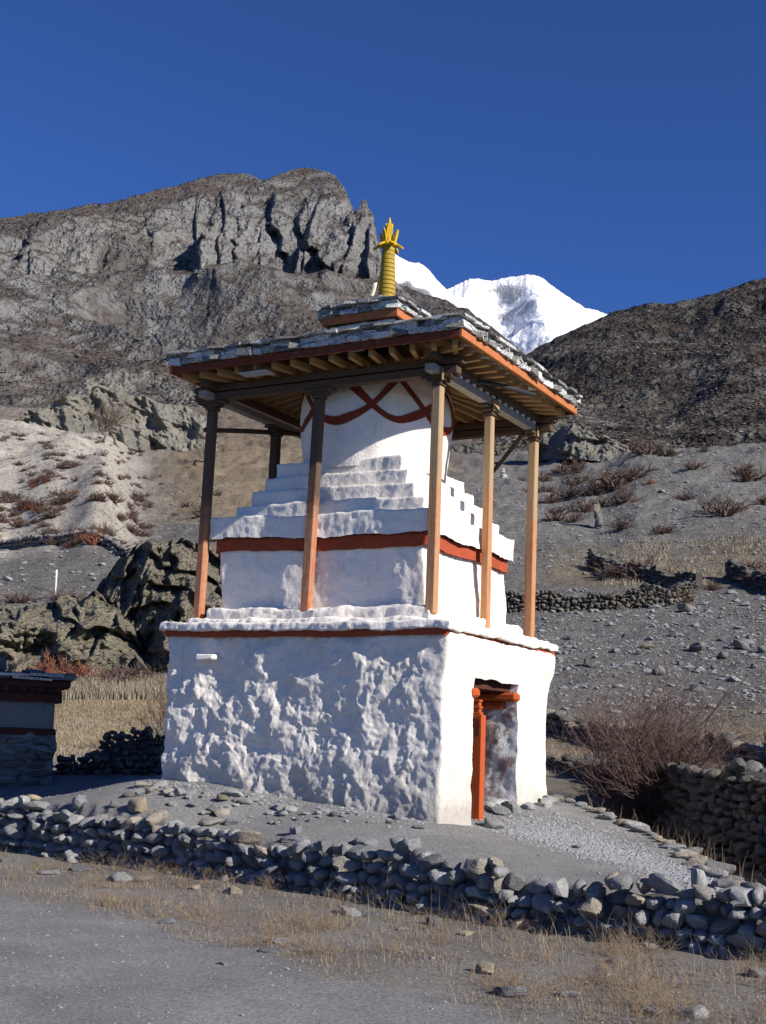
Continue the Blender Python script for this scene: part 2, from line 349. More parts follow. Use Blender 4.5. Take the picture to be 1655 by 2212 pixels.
TV = np.array([
 LFT+[1140, 1080, 1030, 990, 960, 935, 900, 880],
 LFT[:8]+[1228, 1195, 1080, 990, 950, 940, 930, 900, 880],
 LFT[:8]+[1226, 1185, 1070, 970, 930, 928, 925, 905, 890],
 LFT[:8]+[1218, 1150, 1035, 964, 955, 950, 925, 905, 890],
 LFT+[1110, 1010, 990, 985, 955, 925, 905, 890],
 LFT+[1190, 1140, 1085, 1050, 1000, 950, 910, 890],
 LFT[:7]+[1240, 1200, 1170, 1130, 1085, 1045, 1005, 955, 915, 890],
 [1680, 1650, 1615, 1580, 1520, 1470, 1400, 1300, 1240, 1190, 1140, 1090, 1050, 1008, 965, 930, 900],
 [1700, 1672, 1645, 1605, 1555, 1495, 1420, 1330, 1255, 1205, 1150, 1095, 1050, 1012, 980, 940, 910],
 [1702, 1680, 1660, 1632, 1575, 1500, 1425, 1335, 1262, 1215, 1160, 1100, 1048, 1010, 985, 950, 930],
 [1704, 1684, 1664, 1634, 1580, 1500, 1425, 1335, 1265, 1220, 1160, 1085, 1025, 1005, 990, 965, 950],
 [1706, 1686, 1666, 1638, 1585, 1505, 1425, 1335, 1268, 1215, 1140, 1055, 992, 1000, 1000, 985, 970],
 [1712, 1690, 1668, 1640, 1585, 1500, 1425, 1335, 1268, 1205, 1125, 1045, 978, 985, 990, 980, 960],
 [1720, 1700, 1675, 1645, 1590, 1500, 1420, 1330, 1260, 1190, 1110, 1030, 970, 960, 960, 950, 930],
 [1760, 1730, 1700, 1665, 1600, 1510, 1430, 1330, 1250, 1170, 1080, 1000, 940, 930, 920, 900, 880]], float)
_ZT = np.zeros_like(TV)
for i, u in enumerate(UU):
    _ZT[i] = at_r(np.full(len(RR), u), TV[i], RR)[:, 2]
_TH = np.arctan((UU-W/2)/(FPX*1.0)/math.cos(PITCH))          # azimuth of each column, near enough
for i, u in enumerate(UU):
    p = at_r(np.array([u]), np.array([1300.]), np.array([50.]))[0]; _TH[i] = math.atan2(p[0], p[1])
def far_z(th, r):
    lr = np.log(r); LR = np.log(RR)
    fj = np.interp(lr, LR, np.arange(len(RR))); j = np.clip(fj.astype(int), 0, len(RR)-2); tj = fj-j
    fi = np.interp(th, _TH, np.arange(len(UU))); i = np.clip(fi.astype(int), 0, len(UU)-2); ti = fi-i; ti = ti*ti*(3-2*ti)
    a = _ZT[i, j]*(1-tj)+_ZT[i, j+1]*tj; b = _ZT[i+1, j]*(1-tj)+_ZT[i+1, j+1]*tj
    return a*(1-ti)+b*ti
def ground_z(P, fine=True):
    P = np.asarray(P, float); P2 = P[:, :2]; r = np.hypot(P2[:, 0], P2[:, 1]); th = np.arctan2(P2[:, 0], P2[:, 1])
    P3 = np.column_stack([P2, np.zeros(len(P2))])
    sw = sdist(P2, WALL); se = sdist(P2, EDGE)
    tz = terrace_z(P2)
    front = .02*fbm(P3, 2.5, 3) + .05*sstep(-1.2, 0, sw)
    ditch = .05+.012*np.clip(r-12, 0, 20)
    beh = np.where(se < 0, tz, tz+(ditch-tz)*sstep(0, .45, se))
    # sw>0 behind the wall
    near = front+(beh-front)*sstep(-.02, .10, sw)
    f = sstep(18.5, 23.5, r+.12*np.abs(sw)*0)
    inst = np.zeros(len(P2))
    z = near*(1-f)+f*far_z(th, np.clip(r, 22, 420))
    if fine:
        z = z+(.004+.0014*np.clip(r-9, 0, 400))*fbm(P3, 1.3, 3)*sstep(3, 9, r)*.9+.0035*np.clip(r-20, 0, 200)*fbm(P3, 9., 4)*sstep(24, 45, r)
        g = ridged(P3, 16., 4)*.007*np.clip(r-60, 0, 150)*sstep(60, 100, r); z = z+g+.0016*np.clip(r-30, 0, 150)*fbm(P3, 3.2, 3, .6)
    return z
thd = np.radians(18.6)
ths = np.concatenate([np.linspace(-math.radians(80), -thd, 60)[:-1], np.linspace(-thd, thd, 420), np.linspace(thd, math.radians(80), 60)[1:]])
rs = np.exp(np.arange(math.log(1.2), math.log(415), .0108))
TH, RS = np.meshgrid(ths, rs); GX = (np.sin(TH)*RS).ravel(); GY = (np.cos(TH)*RS).ravel()
GP = np.column_stack([GX, GY]); GZ = ground_z(GP)
P3 = np.column_stack([GP, np.zeros(len(GP))]); rr = RS.ravel(); tt = TH.ravel()
def mixc(a, b, f): return a*(1-f[:, None])+np.asarray(b)[None]*f[:, None]
sw = sdist(GP, WALL); se = sdist(GP, EDGE)
ROADEDGE = np.array([at_z(np.array(u*1.), np.array(v*1.), np.array(0.))[:2] for u, v in [(-900, 1800), (-300, 1870), (0, 1935), (350, 1995), (700, 2110), (1000, 2175), (1250, 2250), (1700, 2400), (2600, 2900)]])
sroad = sdist(GP, ROADEDGE)
n_a = fbm(P3, 1.0, 4); n_b = fbm(P3, .35, 3); n_c = fbm(P3, 6., 4)
tone = np.tile(np.array([.238, .232, .226]), (len(GP), 1))
verge = sstep(-.25, .35, sroad+.35*n_a)*(sw < 0.02)
tone = mixc(tone, (.195, .172, .143), verge*np.clip(.75+.5*n_b, 0, 1))
terr = (sw > 0)*1.; tone = tone*.95
tone = mixc(tone, (.235, .228, .216), terr)
tone = mixc(tone, (.15, .125, .09), terr*(se > .3)*.8)
far = sstep(22, 28, rr)
left = 1-sstep(-.02, .06, tt)
grey = np.array([.160, .152, .140])
tone = mixc(tone, grey, far)
tone = mixc(tone, (.30, .225, .115), far*left*sstep(24, 30, rr)*(1-sstep(40, 46, rr)))
tone = mixc(tone, (.24, .18, .115), far*(1-left)*sstep(24, 29, rr)*(1-sstep(40, 47, rr+4*n_c))*np.clip(.7+.6*n_a, 0, 1))
tone = mixc(tone, (.215, .175, .115), (1-left)*sstep(72, 78, rr)*(1-sstep(88, 100, rr+8*n_c))*sstep(.10, .17, tt)*np.clip(.8+.5*n_a, 0, 1))
tone = mixc(tone, (.195, .187, .170), (1-left)*sstep(92, 108, rr)*sstep(.06, .12, tt))
palem = left*sstep(76, 84, rr)*(1-sstep(-.225, -.165, tt+.02*n_c))
tone = mixc(tone, (.50, .455, .38), palem*np.clip(.8+.35*n_c, 0, 1))
tone = mixc(tone, (.235, .185, .125), sstep(95, 115, rr)*sstep(-.20, -.15, tt)*(1-sstep(.02, .08, tt)))
tone = mixc(tone, (.14, .115, .095), sstep(170, 260, rr)*.7)
tone = tone*(1+.12*np.clip(n_b, -1, 1)+.10*np.clip(n_a, -1, 1)+.10*np.clip(n_c, -1, 1)*sstep(20, 40, rr))[:, None]
gm = mesh('ground', np.column_stack([GX, GY, GZ]), gridfaces(len(rs), len(ths)), smooth=True, attrs={'tone': np.clip(tone, .02, .8), 'rough': sstep(24, 48, rr)})
tag(obj('ground', gm, MAT['ground']), kind='structure')
def gz1(x, y): return float(ground_z(np.array([[x, y]]))[0])

# ------------------------------------------------------------------ mountains and slopes as real relief
def layer(name, us, crest, bottom, depth, ntt, mat, tonef, back=.5, backdrop=.8, crest_noise=(0, 1), nd=None):
    us = np.asarray(us, float); nu = len(us)
    cv = np.interp(us, *zip(*crest)); bv = np.interp(us, *zip(*bottom)); jag = us*0
    ug = np.arange(us[0], us[-1]+1, 2.); kk_ = np.exp(-.5*(np.arange(-30, 31)/7.)**2); kk_ /= kk_.sum()
    cs = np.interp(us, ug, np.convolve(np.pad(np.interp(ug, *zip(*crest)), 30, 'edge'), kk_, 'valid')); jag = cv-cs; cv = cs
    if crest_noise[0]:
        q = np.column_stack([us, us*0+3.3, us*0+7.1]); jag = jag+crest_noise[0]*fbm(q, crest_noise[1], 5, .6)
    t = np.linspace(0, 1, ntt)[:, None]; Vp = bv[None]+(cv-bv)[None]*t+jag[None]*t**10; Up = np.broadcast_to(us[None], Vp.shape)
    u, v = Up.ravel(), Vp.ravel(); tf = np.broadcast_to(t, Vp.shape).ravel()
    R0, relief = depth(u, v, tf, at_r)
    P = at_r(u, v, R0+relief); P = P.reshape(ntt, nu, 3)
    if nd is not None:                                    # roughen along the slope's own normal
        Pb = at_r(u, v, R0).reshape(ntt, nu, 3); n_ = np.cross(np.gradient(Pb, axis=1), np.gradient(Pb, axis=0)); n_ /= np.linalg.norm(n_, axis=2)[..., None]+1e-9
        P = P+n_*(nd(P.reshape(-1, 3), u, v, tf)*sstep(0, .05, tf)).reshape(ntt, nu, 1)
    nb = 14; top = P[-1]; d2 = top[:, :2]/np.linalg.norm(top[:, :2], axis=1)[:, None]; Rt = np.linalg.norm(top[:, :2], axis=1)
    rows = [P]
    for k in range(1, nb+1):
        g = (k/nb); b = top.copy(); b[:, :2] += d2*(Rt*back*g*g)[:, None]; b[:, 2] = top[:, 2]*(1-backdrop*g**1.6); rows.append(b[None])
    A = np.concatenate(rows, 0); nr = A.shape[0]; A2 = A.reshape(-1, 3)
    # normals for colouring by steepness
    gu = np.gradient(A, axis=1); gt = np.gradient(A, axis=0); nn = np.cross(gu, gt); nn /= np.linalg.norm(nn, axis=2)[..., None]+1e-9
    uu = np.concatenate([u, np.tile(us, nb)]); vv = np.concatenate([v, np.tile(cv+jag, nb)])
    col = tonef(A2, nn.reshape(-1, 3), uu, vv)
    me = mesh(name, A2, gridfaces(nr, nu), smooth=True, attrs={'tone': np.clip(col, .01, .9)})
    return tag(obj(name, me, mat), kind='structure'), A2

def usamp(a, b, n, ext=(-1400, 3000), m_=60):
    return np.unique(np.concatenate([np.linspace(ext[0], a, m_), np.linspace(a, b, n), np.linspace(b, ext[1], m_)]))
SCARPS = [  # left-facing rock steps on the big mountain: (polyline u,v), reach to the right, height in metres
 ([(490, 470), (445, 508), (432, 555), (418, 590), (424, 640)], 190, 105), ([(590, 425), (578, 465), (603, 520), (628, 565)], 120, 70),
 ([(662, 440), (640, 468), (655, 520), (682, 545), (700, 585)], 130, 70), ([(775, 440), (757, 470), (748, 495)], 80, 45), ([(712, 520), (700, 560), (690, 590)], 60, 25),
 ([(525, 440), (510, 520), (506, 600)], 60, 38), ([(80, 500), (50, 555), (25, 620)], 160, 45), ([(250, 540), (225, 580), (205, 640)], 90, 30),
 ([(330, 470), (300, 510), (270, 540)], 90, 30), ([(360, 700), (340, 760), (345, 830)], 90, 22), ([(130, 640), (110, 700), (100, 760)], 120, 20), ([(720, 600), (690, 650), (660, 690)], 90, 25), ([(470, 640), (450, 690), (455, 740)], 90, 22)]
mt_crest = [(-1400, 640), (-500, 520), (-200, 490), (0, 471), (130, 455), (250, 435), (350, 408), (430, 388), (480, 376), (515, 371), (545, 381), (562, 391), (590, 381), (630, 365), (665, 361), (700, 368), (728, 385), (748, 415), (760, 448), (768, 460), (776, 452), (783, 433), (790, 434), (796, 450), (806, 466), (814, 505), (826, 560), (845, 610), (900, 650), (1000, 720), (1150, 800), (1400, 860), (3000, 980)]
_VG = np.arange(200., 1200., 2.); _RG = np.interp(_VG, [200, 350, 395, 500, 600, 640, 740, 860, 960, 1060, 1200], [2300, 1720, 1570, 1450, 1370, 1325, 1165, 985, 830, 690, 500])
_kg = np.exp(-.5*(np.arange(-40, 41)/11.)**2); _kg /= _kg.sum(); _RG = np.convolve(np.pad(_RG, 40, 'edge'), _kg, 'valid')
def mt_depth(u, v, t, at):
    R0 = np.interp(v, _VG, _RG); rel = np.zeros(len(u))
    wob = 11*fbm(np.column_stack([v, u*0, u*0]), 26., 3)+5*fbm(np.column_stack([v, u, u*0]), 9., 2)
    for poly, reach, amp in SCARPS:
        pv = [q[1] for q in poly]; pu = [q[0] for q in poly]; e = np.interp(v, pv, pu)+wob
        w = sstep(pv[0]-25, pv[0]+15, v)*(1-sstep(pv[-1]-20, pv[-1]+25, v)); du = u-e
        rel = rel-amp*.42*w*sstep(-5, 6, du)*np.clip(1-du/reach, 0, 1)
    cvv = np.interp(u, *zip(*mt_crest)); q = np.column_stack([u, v*.55, u*0])
    zone = sstep(18, 45, v-cvv)*(1-sstep(585, 640, v+14*fbm(q, 40., 3)))*sstep(395, 450, u)+.75*sstep(500, 530, v)*(1-sstep(620, 660, v))*sstep(250, 200, u)+.45*sstep(440, 470, v)*(1-sstep(540, 590, v))*sstep(230, 280, u)*sstep(460, 420, u)
    for width, amp, sd_ in ((82., 26., 1.7), (35., 8., 6.1), (13., 3., 9.3)):       # upright buttresses with steep left sides
        x = (u+.22*(v-500)+.55*width*fbm(q, width*1.6, 3, .55, 2., sd_))/width; f = x-np.floor(x); rel = rel-amp*zone*(1-f)*sstep(0, .08, f)*(.55+.8*np.clip(fbm(q, 70., 2, .5, 2., sd_+3), -.6, .6))
    return R0, rel
def mt_nd(P, u, v, t):
    cl = sstep(650, 600, v)*sstep(360, 420, v); tp = sstep(1.0, .90, t)
    A = P*np.array([1, 1, .22]); B = np.column_stack([P[:, 0]*.1, P[:, 1]*.1, P[:, 2]+.22*P[:, 0]])
    d = 38*(ridged(P*np.array([1, 1, .6]), 380., 4, .5)-.6)*(1-.65*cl)*tp+6*(ridged(A, 85., 3, .5, 5.)-.6)*(.5+.5*cl)*(.3+.7*tp)+4.0*(ridged(P, 50, 3, .5, 3.)-.6)*(.3+.5*cl)*(.3+.7*tp)
    return d+1.1*fbm(P, 12, 3, .55)*(.5+.5*cl)+(1.2+3.2*sstep(380, 300, u)*sstep(560, 620, v))*fbm(B, 14, 3)*sstep(800, 740, v)
def mt_tone(P, n, u, v):
    st = sstep(.80, .52, n[:, 2]); nz = fbm(P, 40, 5, .6); nz2 = fbm(P, 250, 3)
    c = np.tile(np.array([.135, .110, .092]), (len(P), 1))
    c = mixc(c, (.315, .308, .296), np.clip(st+.15+.6*nz, 0, 1))
    c = mixc(c, (.34, .315, .28), np.clip(nz2, 0, .7)*st)
    cv = np.interp(u, *zip(*mt_crest)); wb = 22*fbm(P, 90, 4, .6)
    br = sstep(75, 35, v-cv+wb)*sstep(540, 440, u)                                # scrubby shoulder along the left skyline
    for (cu, cv_, ru, rv) in [(500, 690, 95, 75), (700, 620, 60, 55), (270, 590, 75, 95), (250, 700, 60, 60), (770, 640, 60, 50), (610, 760, 90, 60)]:
        br = np.maximum(br, sstep(1.15, .7, np.hypot((u-cu)/ru, (v-cv_)/rv)+wb/60)*.85)
    br = np.maximum(br, sstep(720, 800, v+wb)*.6)
    c = mixc(c, (.125, .103, .088), np.clip(br*(.6+.6*nz), 0, .75))
    pl = sstep(835, 880, v)*(1-sstep(980, 1040, v))*sstep(.8, .5, n[:, 2])
    c = mixc(c, (.34, .315, .26), np.clip(pl+.3*nz*pl, 0, 1)*sstep(500, 380, u))
    for (gu, gv0, gv1, du) in [(598, 590, 720, -40), (432, 625, 660, 10), (600, 560, 660, 25), (365, 760, 900, 30)]:   # scree chutes
        e = gu+(v-gv0)/(gv1-gv0)*du; c = mixc(c, (.25, .24, .225), sstep(14, 4, np.abs(u-e))*sstep(gv0-10, gv0+10, v)*(1-sstep(gv1-20, gv1+20, v))*.8)
    return c
_, MTV = layer('mountain', usamp(-40, 900, 500, m_=40), mt_crest, [(-1400, 1060), (3000, 1060)], mt_depth, 310, MAT['rock'], mt_tone, .6, .8, (3, 26), mt_nd)

def rd_depth(u, v, t, at):
    R0 = np.interp(t, [0, 1], [3000, 3600]); P = at(u, v, R0)
    return R0, R0*0
layer('ridge', usamp(820, 1250, 170, m_=20), [(-1400, 560), (600, 575), (850, 612), (900, 630), (960, 648), (1010, 668), (1060, 705), (1100, 742), (1150, 785), (1250, 840), (3000, 1000)], [(-1400, 1000), (3000, 1100)], rd_depth, 120, MAT['rock'],
      lambda P, n, u, v: mixc(np.tile(np.array([.10, .082, .072]), (len(P), 1)), (.16, .15, .145), np.clip(sstep(.6, .4, n[:, 2])+.4*fbm(P, 120, 3), 0, 1)), .5, .8, (3, 20), lambda P, u, v, t: 55*(ridged(P, 420, 5)-.6)*sstep(1, .8, t)+9*fbm(P, 50, 3))
def sn_depth(u, v, t, at):
    R0 = 7200+2900*t-500*t*t; P = at(u, v, R0)
    A = np.column_stack([P[:, 0], P[:, 1]*.4, P[:, 2]*.22+P[:, 0]*.12])
    bas = 330*np.exp(-((u-1075)/70)**2)-160*np.exp(-((u-1165-(.25*(v-600)))/60)**2)
    return R0, bas*sstep(.0, .5, t)*sstep(1.02, .8, t)
def sn_nd(P, u, v, t):
    A = np.column_stack([P[:, 0], P[:, 1]*.4, P[:, 2]*.22+P[:, 0]*.12])
    return 110*(ridged(P, 1100, 2, .4)-.4)*sstep(1, .75, t)+26*(ridged(P, 520, 3, .5)-.6)*sstep(1, .9, t)+13*(ridged(A, 230, 3, .5)-.6)*(.3+.7*sstep(1, .9, t))
def sn_tone(P, n, u, v):
    c = np.tile(np.array([.86, .86, .87]), (len(P), 1)); nz = fbm(P, 330, 5, .62); nz2 = fbm(np.column_stack([P[:, 0], P[:, 1], P[:, 2]*.3]), 140, 4)
    steep = sstep(.50, .28, n[:, 2])
    rock = sstep(.35, .62, steep*.62+nz*.55+nz2*.28)*sstep(590, 640, v)*.6
    lowr = sstep(15, 45, v-np.interp(u, [840, 880, 930, 975, 1040, 1090, 1140, 1330], [560, 585, 605, 640, 690, 730, 760, 800]))*sstep(1150, 980, u)
    rock = np.maximum(rock, sstep(.0, .35, nz+.45*lowr-.18)*lowr)
    return mixc(c, (.19, .185, .19), np.clip(rock, 0, 1))
layer('snow_mountain', usamp(830, 1340, 320, m_=20), [(-1400, 800), (600, 640), (780, 570), (830, 552), (852, 549), (872, 560), (884, 566), (905, 567), (925, 582), (945, 606), (965, 625), (985, 617), (1015, 602), (1040, 604), (1062, 606), (1092, 601), (1118, 596), (1150, 593), (1172, 602), (1215, 634), (1262, 664), (1295, 672), (1325, 688), (1420, 740), (1700, 840), (3000, 900)],
      [(-1400, 1000), (3000, 1000)], sn_depth, 220, MAT['snow'], sn_tone, .4, .7, (2.2, 14), sn_nd)
def hs_depth(u, v, t, at):
    R0 = 195+140*t+35*t*t; return R0, R0*0
def hs_nd(P, u, v, t): return 4.5*(ridged(P, 75, 3, .45)-.6)*sstep(1, .85, t)+.55*fbm(P, 12, 3, .6)+.22*fbm(P, 3.5, 3, .65)
def hs_tone(P, n, u, v):
    nz = fbm(P, 8, 4, .65); n2 = fbm(P, 45, 3)
    c = np.tile(np.array([.112, .097, .085]), (len(P), 1))
    c = mixc(c, (.20, .185, .165), sstep(.15, .6, nz)); c = mixc(c, (.075, .058, .05), sstep(.0, .5, -nz+.3*n2))
    c = mixc(c, (.27, .25, .21), sstep(1340, 1180, u)*sstep(820, 900, v)*np.clip(.5+.6*nz, 0, 1))
    return c
_, HSV = layer('hillside', usamp(1040, 1690, 350, m_=40), [(-1400, 1010), (700, 1000), (950, 940), (1050, 860), (1130, 766), (1180, 742), (1260, 702), (1340, 672), (1400, 657), (1440, 655), (1500, 646), (1560, 627), (1610, 611), (1655, 600), (1760, 560), (2000, 500), (3000, 460)],
      [(-1400, 1030), (900, 1030), (1200, 1035), (1655, 1020), (3000, 1020)], hs_depth, 230, MAT['scrubhill'], hs_tone, .4, .8, (2, 30), hs_nd)

# ------------------------------------------------------------------ stones
def stone_mesh(name, n=3, p=3.0, jit=.10, seed=0, squash=1.):
    g = np.random.default_rng(seed); V = {}; F = []
    def vid(q):
        k = tuple(np.round(q, 5)); V.setdefault(k, len(V)); return V[k]
    ls = np.linspace(-1, 1, n+1)
    for ax in range(3):
        for s in (-1, 1):
            for i in range(n):
                for j in range(n):
                    q = []
                    for (a, b) in ((i, j), (i+1, j), (i+1, j+1), (i, j+1)):
                        pt = np.zeros(3); pt[ax] = s; pt[(ax+1) % 3] = ls[a]; pt[(ax+2) % 3] = ls[b]; q.append(vid(pt))
                    F.append(q if s > 0 else q[::-1])
    P = np.array(list(V.keys())); P = P/((np.abs(P)**p).sum(1)**(1/p))[:, None]
    P = P*(1+jit*1.6*fbm(P, .9, 2, .5, 2., seed*3.7))[:, None]
    for k in range(6):                                   # knock a few flat facets off
        nn = g.normal(size=3); nn /= np.linalg.norm(nn); d = g.uniform(.58, .82); e = P@nn-d; P = P-np.clip(e, 0, None)[:, None]*nn*.95
    P += g.normal(0, jit*.18, P.shape); P *= .5/np.abs(P).max(0)
    me = mesh(name, P, np.array(F), smooth=True); me.set_sharp_from_angle(angle=math.radians(38)); return me
STV = [stone_mesh('stone', 4, g_, j_, i) for i, (g_, j_) in enumerate([(2.2, .10), (2.4, .14), (2.8, .12), (3.2, .10), (3.6, .14), (2.6, .2), (4.5, .10), (3.0, .18), (2.3, .08), (5., .16), (2.7, .22), (3.4, .2), (2.5, .12), (4., .2)])]
STS = [stone_mesh('stone', 2, 2.6, .14, 50+i) for i in range(6)]
STSM = {}
def stone_var(i, mat):                                   # same shapes, one set of meshes per material
    k = (i % len(STV), mat)
    if k not in STSM:
        me = STV[k[0]].copy(); me.materials.clear(); me.materials.append(MAT[mat]); STSM[k] = me
    return STSM[k]
def stone(parent, loc, size, rz, mat='stone', tilt=.24, name='stone'):
    o = obj(name, stone_var(int(rng.integers(0, 14)), mat), None, parent, loc, (rng.normal(0, tilt), rng.normal(0, tilt), rz), size); return o
def stone_np(me):
    c = np.empty(len(me.vertices)*3, np.float32); me.vertices.foreach_get('co', c); q = np.empty(len(me.loops), np.int32); me.loops.foreach_get('vertex_index', q); return c.reshape(-1, 3).astype(float), q.reshape(-1, 4)
def rotz(a): c, s = math.cos(a), math.sin(a); return np.array([[c, -s, 0], [s, c, 0], [0, 0, 1]])

def drywall(root, path, zb, zt, sizes, mat, depth=.28, course=(.10, .16), limit=290, front=1, capsize=1.15, close=.9, two=False):
    """courses of stones along a path; the largest become parts, the remainder one part"""
    path = np.asarray(path, float); seg = np.diff(path, axis=0); L = np.hypot(seg[:, 0], seg[:, 1]); S = np.r_[0, np.cumsum(L)]
    items = []; z = 0.
    hmax = max(zt(s)-zb(s) for s in np.linspace(0, S[-1], 60)); k = 0
    while z < hmax:
        hc = rng.uniform(*course); s = rng.uniform(-.2, 0)
        while s < S[-1]:
            w = float(np.clip(rng.lognormal(math.log(sizes[0]), .38), sizes[0]*.45, sizes[1])); sm = s+w/2
            if 0 <= sm <= S[-1]:
                top = zt(sm)-zb(sm)
                if z+hc*.45 < top:
                    i = min(int(np.searchsorted(S, sm, 'right')-1), len(L)-1); p = path[i]+seg[i]*(sm-S[i])/L[i]; d = seg[i]/L[i]; nrm = np.array([d[1], -d[0]])*front
                    hh = hc*rng.uniform(.75, 1.35); cap = z+hc*1.45 >= top
                    if cap: hh *= capsize; w2 = w*1.08
                    else: w2 = w
                    dp = depth*rng.uniform(.75, 1.15); off = rng.normal(0, .045)+.02*k*-1*.4
                    q = p+nrm*off
                    items.append((w2*hh, (q[0], q[1], zb(sm)+z+hh*.5-.01), (w2*.97, dp, hh*.98), math.atan2(d[1], d[0])+rng.normal(0, .12)))
            s += w*close
        z += hc*.93; k += 1
    items.sort(key=lambda a: -a[0])
    for a, l, sz, rz in items[:limit]: stone(root, l, sz, rz, mat)
    rest = items[limit:]
    if rest:
        mb = MB()
        for a, l, sz, rz in rest:
            v, q = stone_np(STS[int(rng.integers(0, 6))]); mb.add((v*np.array(sz))@rotz(rz).T+np.array(l), q)
        o = obj('small_stones', mb.mesh('small_stones', True), MAT[mat], root); tag(o, kind='stuff')
    return S[-1]
def core(root, path, zb, zt, th, off, mat='core'):         # packed soil behind the face
    path = np.asarray(path, float); seg = np.diff(path, axis=0); L = np.hypot(seg[:, 0], seg[:, 1]); S = np.r_[0, np.cumsum(L)]; n = max(8, int(S[-1]/.25)); A = []
    for s in np.linspace(0, S[-1], n):
        i = min(int(np.searchsorted(S, s, 'right')-1), len(L)-1); p = path[i]+seg[i]*(s-S[i])/L[i]; d = seg[i]/L[i]; nr = np.array([d[1], -d[0]])
        a = p+nr*off; b = p+nr*(off+th); z0 = zb(s)-.1; z1 = zt(s)-.05+rng.normal(0, .012)
        A.append([[a[0], a[1], z0], [a[0], a[1], z1], [b[0], b[1], z1], [b[0], b[1], z0]])
    A = np.array(A).reshape(-1, 3); obj('wall_fill', mesh('wall_fill', A, np.vstack([gridfaces(n, 4, True), [[0, 1, 2, 3], [4*n-1, 4*n-2, 4*n-3, 4*n-4]]])), MAT[mat], root)

# retaining wall in front of the terrace
wroot = empty('dry_stone_wall', (0, 0, 0))
tag(wroot, 'low dry stone retaining wall of rounded grey boulders along the road verge', 'stone wall')
wp = WLINE+np.array([.03, .05])
wS = np.r_[0, np.cumsum(np.hypot(*np.diff(wp, axis=0).T))]
def wzb(s): p = np.array([np.interp(s, wS, wp[:, 0]), np.interp(s, wS, wp[:, 1])]); return .0
def wzt(s): return float(np.interp(s, wS, [.55, .56, .58, .49, .50, .50, .50, .48, .45, .46, .45])+.05*math.sin(s*2.1)+.03*math.sin(s*5.3))
drywall(wroot, wp, wzb, wzt, (.165, .38), 'stone', .24, (.085, .135), 298, 1, 1.2, .86)
core(wroot, wp, wzb, lambda s: wzt(s)-.06, -.3, -.16)

# field wall beside the sunken path on the right: its shaded side is seen
rroot = empty('field_wall', (0, 0, 0)); tag(rroot, 'tall shaded dry stone field wall beside the sunken path under the bare bush', 'stone wall')
rp = np.array([[5.7, 11.2], [4.75, 15.4], [4.42, 17.4], [4.3, 22.], [4.15, 31.]])[::-1]
rS = np.r_[0, np.cumsum(np.hypot(*np.diff(rp, axis=0).T))]
def rzb(s): return gz1(np.interp(s, rS, rp[:, 0])-.3, np.interp(s, rS, rp[:, 1]))-.05
_rz = [(s, rzb(s)) for s in np.linspace(0, rS[-1], 40)]; rzb_ = lambda s: float(np.interp(s, *zip(*_rz)))
rzt = lambda s: float(np.interp(s, rS, [1.18, 1.15, 1.28, 1.30, 1.25])+.04*math.sin(s*2.7))
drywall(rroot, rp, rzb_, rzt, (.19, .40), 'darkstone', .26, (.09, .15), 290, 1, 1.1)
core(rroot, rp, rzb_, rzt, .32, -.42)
drywall(rroot, rp+np.array([.55, .0]), rzb_, lambda s: rzt(s)-.06, (.32, .5), 'dstone', .26, (.16, .22), 0, -1)

